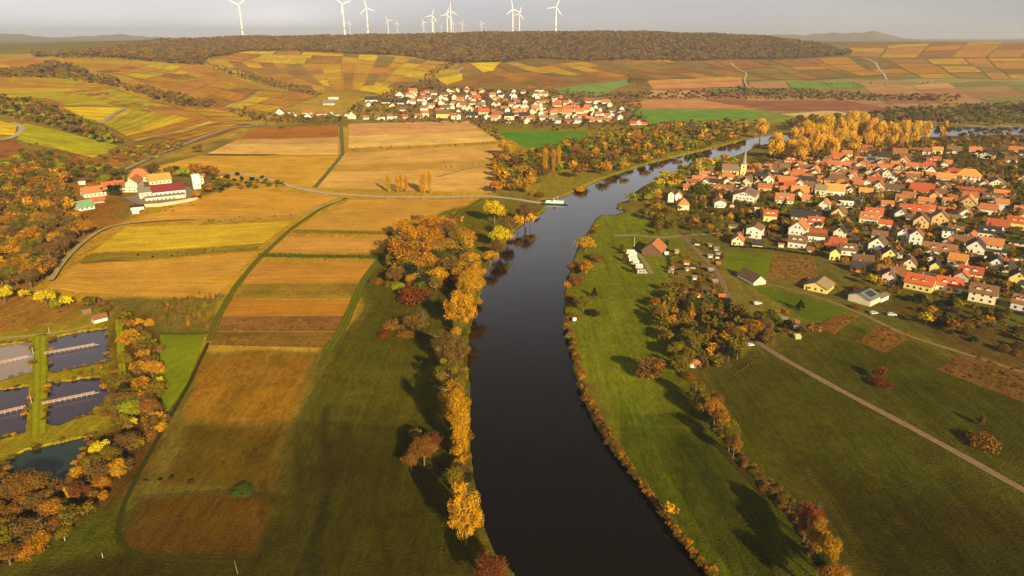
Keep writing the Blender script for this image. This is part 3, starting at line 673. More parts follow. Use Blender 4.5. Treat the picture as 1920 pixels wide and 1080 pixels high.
T([(776,465,80,'amber','willow',100),(808,440,60,'amber','willow',80),(832,445,56,'brown','willow',66),(858,440,30,'olive','tall',46),(874,455,34,'olive','round',38),(800,515,42,'green','round',44),(842,505,46,'brown','willow',50),
   (820,492,36,'green','round',40),(748,532,28,'lime','bush',24),(790,540,34,'green','round',30),(850,485,30,'olive','round',34),(758,500,34,'olive','round',34),(810,470,40,'amber','round',50),
   (772,550,74,'red','bush',26),(708,523,32,'rust','bush',18),(730,530,22,'olive','bush',18),(838,530,26,'dark','round',26),(780,426,14,'brown','round',14),(812,430,20,'mauve','bush',14),(835,420,28,'mauve','bush',14)], 'in the grove between fields and river')
fill([(742,440),(800,425),(862,425),(880,450),(880,500),(868,545),(820,548),(745,548),(735,520)], 6.5, (7,15), ['olive','amber','brown','green','olive','amber','gold','dark'], ('round','willow','tall','round'), 'in the grove between fields and river', 71, keep=.85)
T([(742,600,44,'rust','bush',34),(722,622,26,'red','bush',20),(783,600,50,'brown','willow',38),(760,622,34,'rust','bush',20),(796,840,44,'rust','round',54),(772,858,34,'rust','round',34),(812,824,30,'red','round',36),
   (780,812,24,'olive','round',26)], 'on the western meadow')
# the eastern bank
T([(1103,442,16,'rust','bush',16),(1098,462,36,'gold','round',28),(1116,478,34,'brown','bush',24),(1096,492,34,'orange','bush',28),(1078,496,28,'rust','bush',30),(1078,520,30,'rust','bush',30),(1099,505,34,'amber','round',30),
   (1093,568,36,'olive','round',38),(1112,582,26,'dark','bush',18),(1068,552,20,'rust','bush',30),(1072,588,26,'rust','bush',26),(1114,549,14,'dark','cone',20),(1064,530,14,'orange','bush',20),(1090,450,18,'orange','bush',20),
   (1110,432,16,'red','bush',12),(1118,420,14,'amber','bush',12),(1255,955,28,'gold','round',32)], 'on the east bank of the river')
r_ = random.Random(4)
for a, b in zip([(1070,625),(1078,655),(1086,690),(1098,730),(1112,760),(1128,792),(1150,828),(1172,862),(1196,895),(1220,925),(1245,962),(1270,995),(1298,1030),(1322,1058),(1342,1078)], [20,18,19,22,24,24,22,22,18,18,18,20,20,22,22]):
    for k in range(9):
        tree_px(a[0] + (k - 4) * 3.1 * (.5 if a[1] < 760 else 1) + r_.uniform(-3, 5), a[1] + (k - 4) * 4 + r_.uniform(-3, 3), b * r_.uniform(.5, .95), r_.choice(['rust','amber','brown','rust','brown','amber','olive']), 'bush', b * .7, area='in the thicket along the east bank')
# the eastern meadow
T([(1215,690,54,'rust','willow',50),(1228,568,24,'orange','round',24),(1246,538,22,'brown','round',22),(1232,655,0.1,'brown','bush',1),(1650,700,26,'red','round',28),(1650,716,42,'red','bush',12),(1845,818,58,'rust','bush',44),
   (1838,788,16,'mauve','tall',22)], 'alone on the eastern meadow')
TREES[:] = [t for t in TREES if t['r'] > .3]
T([(1305,722,28,'olive','round',30),(1318,742,26,'olive','round',26),(1338,758,34,'orange','round',34),(1352,775,30,'amber','round',30),(1366,800,34,'olive','round',38),(1374,826,26,'rust','round',28),(1328,730,22,'brown','bush',20),
   (1510,958,48,'red','round',46),(1522,988,40,'amber','round',44),(1542,1016,44,'amber','round',50),(1530,1045,34,'dark','round',34),(1556,1074,54,'orange','round',52),(1290,700,26,'rust','bush',20),(1548,1040,30,'olive','round',30),
   (1506,975,30,'rust','round',34),(1345,742,24,'rust','bush',20)], 'in the row of trees along the meadow ditch')
for q_ in resample(np.array([(1300,735,0),(1345,795,0),(1385,850,0),(1440,912,0),(1490,965,0),(1532,1040,0),(1578,1095,0)], float), 70):
    tree_px(q_[0] + r_.uniform(-7, 7), q_[1] + r_.uniform(-5, 5), r_.uniform(12, 22), r_.choice(['brown','rust','olive','olive','mauve','dark']), 'bush', r_.uniform(10, 18), area='in the row of trees along the meadow ditch')
for i in range(26):
    f = i / 25; tree_px(1388 + 95 * f + r_.uniform(-4, 4), 850 + 85 * f + r_.uniform(-5, 5), r_.uniform(8, 15), r_.choice(['brown','rust','mauve','olive']), 'bush', 9, area='in the low hedge along the ditch')
fill([(1232,600),(1262,560),(1300,560),(1352,575),(1430,600),(1470,625),(1430,655),(1360,690),(1290,710),(1248,690)], 5.6, (4,9.5), ['olive','olive','amber','brown','olive','green','dark','olive','brown'], ('round','round','tall','cone','willow'), 'in the dense orchard beyond the meadow', 3, keep=.85)
fill([(1262,470),(1345,500),(1360,560),(1300,575),(1256,560),(1250,500)], 5, (.8,3), ['olive','brown','rust','amber','dark','brown'], ('bush','bush','round'), 'among the garden plots', 4, keep=.7)
fill([(1285,440),(1360,470),(1352,505),(1310,470)], 5.5, (.8,2.6), ['olive','brown','lime','rust'], ('bush','bush','round'), 'among the garden plots', 5, keep=.7)
fill([(1400,590),(1475,590),(1540,615),(1470,640),(1430,630)], 9, (3,7), ['rust','amber','dark','olive','red'], ('round','bush','cone'), 'in the plot beside the dirt road', 6, keep=.8)
T([(1500,572,16,'dark','cone',22),(1452,590,22,'amber','round',22),(1478,600,14,'dark','bush',14),(1472,622,14,'red','round',14),(1520,620,30,'rust','round',22),(1540,606,14,'brown','bush',10)], 'in the plot beside the dirt road')
T([(1735,598,26,'yellow','round',30),(1765,600,18,'dark','cone',34),(1786,612,30,'rust','round',26),(1778,598,20,'green','round',26),(1745,582,20,'amber','round',20),(1795,572,24,'olive','round',22),(1720,560,22,'dark','round',22),
   (1850,600,22,'amber','round',22),(1604,572,20,'rust','bush',14),(1606,538,24,'red','bush',18),(1632,525,18,'yellow','round',26),(1630,545,16,'olive','bush',12),(1670,548,26,'rust','round',20)], 'in the gardens at the edge of the village')
fill([(1690,560),(1800,560),(1930,590),(1930,680),(1850,650),(1740,610)], 5.2, (2,6), ['olive','rust','mauve','brown','dark','olive','brown'], ('round','bush','bush','willow'), 'in the gardens at the edge of the village', 7, keep=.6)
T([(1186,372,26,'lime','round',26),(1216,372,18,'lime','round',20),(1231,370,18,'orange','round',20),(1214,380,10,'amber','bush',10),(1205,400,14,'olive','round',14),(1220,392,14,'olive','round',16)], 'on the shore below the village')
fill([(1212,385),(1256,392),(1262,440),(1225,445),(1215,420)], 8, (5,9), ['olive','olive','brown','gold'], ('round','willow'), 'beside the timber barn', 8)
fill([(1195,372),(1240,340),(1300,314),(1362,302),(1380,312),(1300,336),(1250,358),(1215,380)], 9, (6,11), ['lime','gold','olive','yellow','green'], ('round',), 'between the village and the river', 9)
T([(1313,362,44,'green','round',48),(1352,330,18,'lime','round',20),(1410,320,22,'amber','round',14)], 'in the village')
# beyond the village
T([(1425,240,34,'straw','tall',34),(1452,272,38,'straw','tall',46),(1490,262,30,'straw','tall',48),(1510,255,34,'straw','tall',54),(1530,262,34,'straw','tall',56),(1548,242,36,'straw','tall',50),(1570,252,34,'straw','tall',56),(1590,240,36,'straw','tall',58),
   (1607,238,36,'straw','tall',58),(1628,246,34,'straw','tall',52),(1645,250,30,'straw','tall',46),(1668,252,34,'straw','tall',44),(1690,250,30,'straw','tall',44),(1712,248,28,'straw','tall',40),(1733,244,26,'straw','tall',34),(1767,248,12,'gold','column',32),
   (1500,282,34,'straw','tall',40),(1560,275,30,'straw','tall',34),(1600,270,30,'straw','tall',30),(1540,290,26,'olive','round',22),(1480,280,30,'straw','tall',34)], 'in the tall stand beyond the village')
fill([(1420,300),(1480,272),(1600,268),(1760,268),(1880,264),(1930,270),(1800,284),(1640,292),(1500,300)], 12, (4,8), ['olive','brown','amber','green','gold','rust'], ('round','tall','willow'), 'in the tall stand beyond the village', 10)
fill([(1440,252),(1500,226),(1650,214),(1780,205),(2100,200),(2100,236),(1870,238),(1600,238)], 16, (7,13), ['brown','olive','mauve','brown','olive','green'], ('round','willow'), 'on the far river flats', 11, keep=.8)
fill([(1750,256),(2100,256),(2100,266),(1760,270)], 15, (6,10), ['brown','rust','olive','mauve'], ('round','bush'), 'on the far river flats', 12)
# the wooded neck of land inside the bend
T([(951,278,34,'gold','round',36),(945,331,26,'gold','willow',32),(928,352,26,'orange','round',24),(1022,308,14,'gold','column',50),(1037,305,11,'gold','column',42),(1047,300,11,'gold','column',44),(1060,285,20,'green','round',26),
   (1100,264,7,'olive','column',22),(1158,280,7,'brown','column',34),(972,305,30,'brown','round',28),(940,312,22,'olive','round',22),(1000,320,24,'brown','round',24),(985,345,24,'amber','round',22),(1080,290,30,'rust','willow',34),
   (1090,325,34,'rust','round',26),(1130,318,28,'gold','round',24),(1170,312,20,'gold','round',22),(1176,290,24,'mauve','round',26),(1120,300,26,'olive','round',26),(1145,300,26,'brown','willow',34),(1088,352,18,'gold','bush',14),(1012,362,20,'rust','bush',16),
   (965,352,20,'olive','round',20),(1000,360,16,'gold','bush',14),(1210,300,22,'gold','round',18),(1190,262,24,'rust','willow',32),(1240,268,26,'olive','round',22),(1270,278,22,'gold','round',20)], 'on the wooded neck of land inside the bend')
fill([(925,300),(990,288),(1080,268),(1120,262),(1180,250),(1250,238),(1340,236),(1400,240),(1400,262),(1300,286),(1215,305),(1150,324),(1110,318),(1040,325),(1010,350),(1000,366),(925,362)], 11, (6,12),
     ['brown','olive','amber','olive','lime','brown','gold','olive','gold','olive'], ('round','willow','round','tall'), 'on the wooded neck of land inside the bend', 13, keep=.72)
fill([(1100,252),(1210,238),(1400,225),(1440,236),(1400,246),(1200,256)], 14, (5,9), ['brown','olive','mauve','rust'], ('round','bush'), 'on the wooded neck of land inside the bend', 14, keep=.8)
T([(729,344,8,'gold','column',38),(746,345,7,'gold','column',36),(753,345,7,'gold','column',33),(762,346,7,'gold','column',32),(790,347,8,'gold','column',34),(796,344,8,'gold','column',42),(806,345,9,'gold','column',42)], 'in the open field')
T([(372,280,16,'brown','round',20),(527,238,12,'brown','bush',10),(335,272,10,'olive','round',14)], 'by the road at the foot of the vineyards')
# the winery
T([(395,326,34,'rust','round',30),(368,320,28,'orange','round',26),(345,325,22,'lime','round',22),(290,318,26,'brown','round',22),(318,322,20,'olive','round',18),(371,366,20,'amber','round',24),(392,354,26,'rust','round',22),(215,360,30,'dark','round',26),
   (330,318,16,'green','round',16),(378,332,16,'gold','round',16),(205,372,20,'olive','bush',14),(430,345,22,'olive','round',20),(408,340,20,'brown','bush',16)], 'beside the winery')
fill([(400,335),(440,330),(530,342),(530,352),(440,358),(400,372)], 8, (3,6), ['olive','dark','brown','green'], ('bush','round'), 'beside the winery', 15, keep=.8)
fill([(250,395),(330,388),(380,372),(380,380),(330,400),(255,410)], 8, (1.5,3.5), ['olive','rust','brown'], ('bush',), 'on the bank below the winery', 16, keep=.8)
# the wood on the western slope
WOODP = ['amber','olive','olive','brown','olive','amber','gold','rust','olive','brown','green','brown','orange']
fill([(-200,330),(60,325),(120,335),(128,372),(134,405),(165,425),(170,440),(150,455),(110,490),(90,530),(60,545),(0,545),(-200,560)], 8.5, (8,14), WOODP, ('round','round','willow','round'), 'in the wood on the western slope', 17)
fill([(0,300),(60,288),(130,300),(210,315),(250,330),(240,345),(150,345),(0,335),(-200,335),(-200,290)], 9, (5,10), ['olive','green','lime','olive','rust','brown'], ('round','bush'), 'in the wood on the western slope', 18)
T([(10,553,30,'yellow','round',38),(46,552,20,'yellow','round',22),(88,558,34,'yellow','round',38),(126,566,24,'yellow','round',28),(108,572,24,'lime','round',22),(170,568,26,'olive','round',20),(200,575,24,'olive','bush',20)], 'at the foot of the western wood')
fill([(130,572),(190,565),(240,580),(230,600),(170,585)], 7, (3,6), ['olive','brown','amber','olive'], ('bush','round'), 'at the foot of the western wood', 19)
fill([(0,575),(140,585),(150,605),(60,620),(-60,625)], 6, (1,2.2), ['rust','olive','brown','amber'], ('bush',), 'in the rough ground above the ponds', 20, keep=.5)
# belt east of the ponds and the corner wood
T([(250,768,42,'lime','round',48),(233,790,34,'olive','round',34),(250,792,18,'yellow','round',24),(283,765,38,'rust','round',50),(290,795,32,'brown','round',34),(192,842,34,'yellow','round',40),(243,828,40,'brown','round',36),(175,868,44,'olive','round',40),
   (222,850,26,'mauve','willow',34),(235,872,36,'brown','willow',34),(262,830,24,'rust','round',26),(55,915,74,'rust','round',60),(150,922,34,'red','round',48),(110,912,34,'brown','willow',34),(42,948,30,'orange','round',34),(100,955,46,'orange','round',44),
   (196,930,22,'orange','round',26),(8,922,34,'dark','round',50),(130,965,34,'green','round',34),(60,995,60,'brown','round',50),(15,985,44,'olive','round',44),(75,1010,40,'amber','willow',36),(165,955,34,'olive','round',30),(20,1040,50,'rust','round',44),
   (245,630,30,'gold','round',30),(262,640,28,'olive','round',28),(270,665,26,'amber','round',26),(243,640,16,'yellow','round',16),(262,690,30,'gold','round',28),(280,675,24,'brown','round',24),(268,718,30,'amber','round',28),(285,730,30,'olive','willow',30),
   (302,715,16,'yellow','round',22),(245,610,24,'amber','round',22),(262,605,22,'gold','round',22),(210,745,24,'olive','bush',22),(215,705,22,'olive','bush',20),(235,728,20,'dark','round',24),(195,772,22,'rust','bush',14),(120,990,34,'olive','bush',30),(30,960,34,'rust','round',40)], 'in the belt beside the fish ponds')
fill([(225,600),(285,600),(300,640),(305,720),(312,790),(290,830),(250,890),(205,930),(150,980),(60,1050),(-60,1120),(-120,1000),(0,920),(140,905),(215,820),(225,740),(232,680)], 6.2, (4,8), ['olive','brown','amber','rust','olive','gold','brown'], ('round','bush','willow'), 'in the belt beside the fish ponds', 21, keep=.75)
for q, pd in enumerate(ponds):       # reeds and low bushes round the ponds
    pp = resample(np.array(pd + [pd[0]]), 46)
    for k in range(46):
        if r_.random() < .6: TREES.append(dict(x=pp[k, 0] + r_.uniform(-1, 1), y=pp[k, 1] + r_.uniform(-1, 1) * 1.2, z=0, h=r_.uniform(.7, 1.8), r=r_.uniform(.9, 1.9), c=r_.choice(['rust','brown','olive','amber']), k='bush', a='round the fish ponds'))
fill([(110,702),(150,694),(210,680),(222,700),(212,722),(190,706),(130,712)], 4, (1.5,3), ['olive','amber','olive'], ('bush',), 'round the fish ponds', 22)
for pp_, sd_, pal_ in [([(1606,640),(1654,606),(1714,628),(1660,660)], 91, ['rust','brown','amber']), ([(1535,612),(1575,591),(1613,591),(1562,627)], 92, ['rust','brown','amber']), ([(1756,692),(1815,662),(1925,692),(1925,745)], 93, ['rust','brown','red']), ([(1450,478),(1526,483),(1534,527),(1442,521)], 94, ['rust','brown','amber'])]:
    fill(pp_, 2.6, (.4,1.0), pal_ + ['brown', 'olive'], ('bush',), 'in the dry weeds', sd_, keep=.75, squash=1.3)
# young plantation, weeds, brush strips between the fields
fill([(290,580),(345,560),(412,548),(400,600),(392,622),(310,620)], 3.2, (1.8,4.0), ['olive','olive','brown','brown','rust','amber'], ('tall','round'), 'in the young plantation', 23, squash=.3, keep=.85)
fill([(412,630),(620,635),(612,652),(398,646)], 2.6, (.8,2.0), ['olive','rust','brown','brown'], ('bush',), 'in the weedy strip', 24, keep=.85)
fill([(412,594),(648,593),(632,621),(403,620)], 2.6, (.4,1.1), ['rust','brown','rust','olive'], ('bush',), 'in the weedy strip', 72, keep=.7, squash=1.5)
fill([(445,534),(670,533),(662,556),(430,558)], 4.2, (.5,1.5), ['olive','brown','olive'], ('bush',), 'in the weedy strip', 25, keep=.5)
fill([(170,484),(490,460),(482,470),(160,494)], 4.5, (.7,2.0), ['olive','olive','brown','dark'], ('bush',), 'in the weedy strip', 26, keep=.55)
fill([(380,410),(560,402),(556,408),(380,420)], 6, (1,2.2), ['rust','brown','red'], ('bush',), 'in the weedy strip', 27, keep=.6)
fill([(650,278),(930,266),(930,269),(650,283)], 8, (1,2.4), ['brown','olive','dark'], ('bush',), 'in the weedy strip', 28, keep=.5)
fill([(820,304),(910,300),(900,312),(800,316)], 9, (1,2.5), ['brown','olive'], ('bush',), 'in the weedy strip', 29, keep=.4)
T([(300,905,10,'brown','round',12),(322,900,12,'mauve','round',14),(272,905,10,'brown','round',10),(358,906,12,'mauve','round',12),(455,918,40,'green','bush',16)], 'at the top of the lower field')
fill([(886,228),(930,240),(945,262),(930,262),(905,245)], 7, (2,4), ['dark','olive','brown'], ('bush',), 'below the far village', 30)
fill([(880,225),(1000,226),(1180,236),(1210,250),(1060,246),(940,240)], 11, (3,6), ['olive','brown','rust','dark','brown'], ('round','bush'), 'below the far village', 31, keep=.6)
fill([(500,214),(640,222),(644,232),(560,230),(500,232),(430,216)], 10, (3,7), ['brown','olive','rust'], ('round','bush'), 'below the far village', 32)
# garden greenery of the two villages is added after the houses stand
# belts of trees in the gullies of the vineyard slopes
BP = ['brown','olive','brown','rust','olive','dark']
fill([(-200,183),(0,183),(70,190),(130,215),(190,240),(232,274),(205,272),(150,256),(80,234),(0,216),(-200,216)], 8, (5,9), ['olive','dark','brown','olive','rust','lime'], ('round','bush'), 'in the gully between the vineyards', 41)
fill([(-200,132),(0,133),(40,130),(97,116),(133,120),(173,143),(207,143),(233,160),(293,167),(320,177),(367,187),(407,193),(407,203),(343,200),(283,184),(213,163),(167,157),(100,147),(-200,142)], 10, (6,10), BP, ('round','bush'), 'in the gully between the vineyards', 42, keep=.85)
fill([(387,118),(440,129),(500,146),(560,164),(604,178),(590,183),(530,167),(470,152),(400,132)], 9, (3,7), BP, ('round','bush'), 'in the gully between the vineyards', 43, keep=.8)
fill([(423,206),(460,204),(500,221),(640,217),(640,231),(560,230),(490,228),(430,214)], 9, (3,7), BP, ('round','bush'), 'in the gully between the vineyards', 44, keep=.7)
fill([(766,170),(795,142),(820,125),(862,112),(850,123),(818,140),(828,168)], 11, (4,8), BP, ('round','bush'), 'in the gully between the vineyards', 45, keep=.8)
fill([(182,294),(253,277),(333,266),(345,272),(313,290),(250,311),(187,301)], 7, (3,6), ['olive','rust','orange','brown','lime'], ('round','bush'), 'in the gully between the vineyards', 46)
fill([(40,262),(175,298),(150,318),(50,305),(0,290)], 10, (1.5,4), ['olive','brown','rust'], ('bush','round'), 'in the gully between the vineyards', 47, keep=.5)
fill([(1173,143),(1220,153),(1180,160)], 11, (4,7), BP, ('round',), 'on the slopes beyond the far village', 48)
fill([(1140,179),(1280,173),(1385,166),(1500,169),(1650,178),(1800,180),(1800,191),(1500,188),(1390,185),(1200,187)], 12, (4,9), ['brown','olive','dark','mauve','rust'], ('round','bush'), 'on the slopes beyond the far village', 49, keep=.75)
fill([(1640,208),(1800,196),(2100,192),(2100,204),(1780,208),(1660,216)], 14, (5,9), ['brown','olive','mauve'], ('round','bush'), 'on the far river flats', 50, keep=.8)
fill([(1480,157),(1760,153),(1760,156),(1490,160)], 14, (2,5), ['brown','olive','dark'], ('bush',), 'on the slopes beyond the far village', 51, keep=.7)
fill([(60,100),(140,104),(260,110),(250,116),(120,112)], 14, (4,9), BP, ('round',), 'on the slopes beyond the far village', 52, keep=.6)
T([(1166,465,11,'mauve','tall',15),(1172,484,13,'mauve','tall',17),(1172,473,9,'lime','round',12),(1187,504,13,'mauve','tall',18),(1183,494,9,'lime','round',12)], 'in the row beside the parked caravans')

# ------------------------------------------------------------------ buildings
WC = dict(w=(.74,.70,.60), c=(.74,.64,.42), y=(.80,.62,.20), t=(.58,.40,.18), p=(.76,.56,.44), o=(.66,.24,.04), r=(.55,.12,.05), g=(.5,.47,.4), b=(.16,.09,.05))
RC = dict(o=(.46,.165,.06), r=(.44,.10,.035), b=(.19,.105,.055), k=(.045,.038,.038), v=(.25,.19,.10), g=(.20,.18,.165), w=(.7,.66,.58), m=(.26,.04,.045), n=(.22,.42,.22), R=(.27,.115,.05), O=(.62,.26,.07))
WN = dict(w='white', c='cream', y='yellow', t='tan', p='pink', o='orange', r='red', g='grey', b='brown')
RN = dict(o='orange', r='red', b='brown', k='dark', v='olive', g='grey', w='white', m='maroon', n='green', R='rusty', O='peach')
WIN = {}
def window_mesh(w, h):
    if (w, h) not in WIN: WIN[w, h] = MB().box(-w / 2, w / 2, -.05, .05, 0, h).mesh('window', M_GLASS)
    return WIN[w, h]
HOUSES = []
def gable_arrays(L, W, hw, hr, hip=0.0):
    """walls and roof of a house with its ridge along x, centred on the origin"""
    a, b = L / 2, W / 2
    Vw = [(-a,-b,0),(a,-b,0),(a,b,0),(-a,b,0),(-a,-b,hw),(a,-b,hw),(a,b,hw),(-a,b,hw)]
    if hip: Fw = [(0,1,5,4),(1,2,6,5),(2,3,7,6),(3,0,4,7)]
    else: Vw += [(-a,0,hw+hr-.12),(a,0,hw+hr-.12)]; Fw = [(0,1,5,4),(1,2,6,9,5),(2,3,7,6),(3,0,4,8,7)]
    o, th = .5, .28; s = hr / b
    A_, B_ = a + o, b + o; ze = hw - o * s; zr = hw + hr
    ra = A_ - hip
    top = [(-A_,-B_,ze),(A_,-B_,ze),(A_,B_,ze),(-A_,B_,ze),(-ra,0,zr),(ra,0,zr)]
    Vr = [(x, y, z + .08) for x, y, z in top] + [(x, y, z + .08 - th) for x, y, z in top]
    Fr = [(0,1,5,4),(2,3,4,5),(7,6,10,11),(9,8,11,10),(0,6,7,1),(2,8,9,3)]
    Fr += [(1,2,5),(3,0,4),(8,7,11),(6,9,10),(1,7,8,2),(3,9,6,0)] if hip else [(1,7,11,5),(5,11,8,2),(3,9,10,4),(4,10,6,0)]
    return Vw, Fw, Vr, Fr
def house(name, X, Y, Z, rz, L, W, hw, hr, wc, rc, cat='house', label=None, group=None, hip=0, wins=True, chimney=True, dormers=0, solar=False, wallmat=None, roofmat=None, jit=True, door=True, area=None):
    HOUSES.append(dict(name=name, x=X, y=Y, z=Z, rz=rz, L=L, W=W, hw=hw, hr=hr, wc=wc, rc=rc, cat=cat, label=label, group=group, hip=hip, wins=wins, chimney=chimney, dormers=dormers,
                       solar=solar, wallmat=wallmat, roofmat=roofmat, jit=jit, door=door, area=area))
def hs(zx, zy, zs, lines, area, jitter=9):
    """houses listed as: left right base ridge (pixels of a photo detail at zx, zy enlarged zs times), g gable / r ridge across, wall, roof [flags]"""
    for ln in lines.strip().split(';'):
        q = ln.split()
        if len(q) < 7: continue
        x0, x1, yb, yt = [float(v) for v in q[:4]]; x0, x1 = zx + x0 / zs, zx + x1 / zs; yb, yt = zy + yb / zs, zy + yt / zs
        fl = q[7] if len(q) > 7 else ''
        X, Y, Z = px((x0 + x1) / 2, yb); m = mpp(X, Y, Z); wm = (x1 - x0) * m
        az = math.atan2(X, Y); jt = math.radians(rnd.uniform(-jitter, jitter))
        if 'T' in fl: jt = math.radians(-16)
        if 'U' in fl: jt = math.radians(16)
        dx, dy = math.sin(az), math.cos(az)
        if q[4] == 'g':
            W = max(wm * .87, 3); L = min(max(W * 1.25, 8), 22) if wm > 6 else W * 1.3
            if 'L' in fl: L = W * 2
            ht = CH - Y * math.tan(elev_angle(yt)) - Z; hr = W / 2 * math.tan(math.radians(22 if 'F' in fl else 43)); off = L / 2; rz = math.pi / 2 - az + jt
        else:
            L = max(wm * .9, 3); W = min(max(L * .68, 7.5), 12.5) if wm > 8 else L * .8
            if 'D' in fl: W = 18
            Yr = Y + W / 2 * dy; ht = CH - Yr * math.tan(elev_angle(yt)) - Z; hr = W / 2 * math.tan(math.radians(12 if 'F' in fl else 42)); off = W / 2; rz = -az + jt
        ht = max(ht, 2.6); hr = min(hr, ht * .62); hw = ht - hr
        if hw > 7 and cat_house(fl): hw = 7
        house('house', X + dx * off, Y + dy * off, Z, rz, L, W, hw, hr, q[5], q[6], hip=(W / 2 if 'h' in fl else 0), dormers=(2 if 'd' in fl else 0), solar='s' in fl,
              wins=wm > 6.5, chimney=wm > 7 and 'F' not in fl, area=area, cat='shed' if wm <= 5.5 else 'house')
def cat_house(fl): return 'H' not in fl
VA = 'riverside village'
hs(1230, 260, 7.68, '''165 262 915 745 g w b;262 372 920 765 g w o;290 470 1030 870 g c O h;410 640 600 535 r w b;430 640 655 580 r c R;385 560 745 650 r c o;715 935 520 415 r c b;
890 1120 620 470 r c o h;680 900 612 545 r c o;720 940 655 575 r w k;750 1000 770 655 r w o d;1100 1240 690 600 r w k d;1240 1380 690 560 g c b;1400 1510 665 590 g c o;1130 1330 800 690 g c v;
1110 1460 935 765 g w R FHs;815 1000 995 885 g w o F;1045 1130 1000 935 g p o;1530 1700 650 520 g w o;1420 1580 565 480 r c k s;1600 1780 545 480 r c k s;1300 1400 480 365 r c r;1390 1500 465 355 r c o;
1475 1665 475 380 r c o s;1690 1900 490 370 r c b;1190 1260 590 520 g w o;1050 1120 700 620 r w o;1560 1700 420 360 r c o''', VA)
hs(1450, 260, 7.68, '''15 290 935 785 r w o d;150 340 340 255 r w r dh;240 430 405 325 r c o;75 230 490 355 r c b;0 110 345 300 r c b;570 700 390 300 g w o;430 555 335 265 r c o;700 860 370 300 r c o;820 1000 305 200 r c r;
975 1125 280 165 r c o;950 1105 380 250 g c b;940 1100 432 330 r w o;765 940 425 310 r c o;860 990 325 250 r c o;1060 1170 450 390 r c R;1110 1270 490 400 r c b;1270 1415 175 90 r g r;1200 1410 235 150 r w R d;
1450 1690 308 185 r w k h;1610 1725 195 130 r w b;1710 1910 240 140 r c R;1290 1500 360 262 r w g s;1230 1282 405 340 r c o;1285 1385 405 320 r c o;1335 1555 445 365 r c o;1290 1470 545 445 g c O;1430 1560 545 410 g c k;
1560 1700 592 435 g c k;1640 1765 645 500 g w k;1680 1810 430 320 r c o;790 935 462 390 g c v;870 1045 530 425 g c v;515 665 512 400 g c O;430 550 510 440 r c o;270 420 500 410 g w o;355 560 475 370 r c b;
250 480 572 490 r c o;0 100 612 520 r c o;80 340 662 540 r w o;350 620 645 540 r w k;400 605 682 615 r w b;490 640 560 500 r c o;630 740 602 530 r c o;740 1080 645 510 r c b h;640 800 662 590 r c o d;
850 1080 702 590 r c o h;1085 1180 620 490 g c o;1130 1260 652 550 r c o;1150 1295 702 590 r w o;1290 1412 702 580 g w b;1340 1590 645 545 r w r;1440 1605 742 620 g c R;1220 1415 822 705 r w O;1010 1180 792 700 g c R;
590 750 842 650 r c v;720 1010 822 650 r w O;250 520 812 680 r w O;90 258 782 680 r c o;0 275 702 625 r c r;405 550 912 810 r c o;650 810 1030 885 g w o;890 1140 960 850 r w k F;1600 1870 762 650 r w b;
300 420 620 560 r c o;560 640 430 380 r c r;100 240 430 380 r c o''', VA)
hs(1670, 260, 7.68, '''100 250 360 265 g c o;145 310 312 220 r w b;215 375 462 340 r w o;30 200 470 380 g c o;40 260 540 470 r c O;260 450 545 475 r c O;210 330 672 550 g p R;265 600 800 645 r w r;510 680 362 270 r c r d;
455 620 472 340 r c r;495 640 542 395 g w k;505 660 562 480 r c o;660 885 632 490 r w O;660 812 492 455 r w R;710 815 422 325 g c O;590 735 222 115 r c O;460 562 236 130 r w R;300 460 200 130 r c R;800 1000 212 105 r w b;
1120 1290 225 115 r c o;1255 1490 287 195 g c k F;1690 1880 216 110 r w o;1645 1805 346 250 r w b;1840 1980 242 160 r w k;925 1270 617 435 r w O h;870 1035 672 580 r c o;1040 1195 697 620 g w R;600 700 702 620 g c o;
690 860 762 660 g c b;640 780 842 720 r w b;940 1350 775 700 r c r;1370 1640 700 580 g c b;1400 1600 602 530 r c b;1830 1915 642 545 g c o;1025 1235 902 765 r w o;1230 1340 882 780 r w k;1325 1540 912 790 r w b d;
810 942 905 805 r w o;970 1220 1012 830 g t O''', VA)
hs(1360, 370, 7.68, '''530 730 352 180 r y r d;360 470 272 200 r c k s;940 1375 335 185 r w k;1175 1400 432 275 r w r d;1520 1735 302 150 g y b;300 540 592 418 g w b F;85 265 697 555 g c o;385 540 712 615 r c k;
905 1172 600 350 g w o H;895 1160 737 550 r w b d;1165 1460 560 450 r w r;1160 1425 652 520 r w b F;1550 1730 600 430 g c k;1500 1735 705 575 r r r;1165 1262 792 710 r y b;1630 1865 837 660 r w b d;1485 1640 907 735 g y k;
760 838 720 675 r w r F;1385 1500 690 615 r r r s;45 170 455 405 r y v F;420 480 195 160 r w w F''', VA)
hs(1580, 370, 7.71, '''240 500 387 215 r c o d;305 560 300 150 r c r d;733 905 322 165 g w b;805 1210 247 100 r w r d;905 1050 325 235 r w b;1002 1228 442 250 g t b;772 935 652 450 g w R;935 1130 692 460 g w R;360 612 802 580 g w b;
537 760 912 740 g y k;745 850 887 775 g c k;735 850 782 690 g r o;830 1050 1047 880 g c b;130 430 952 825 r c b;105 330 1085 925 r o k''', VA)
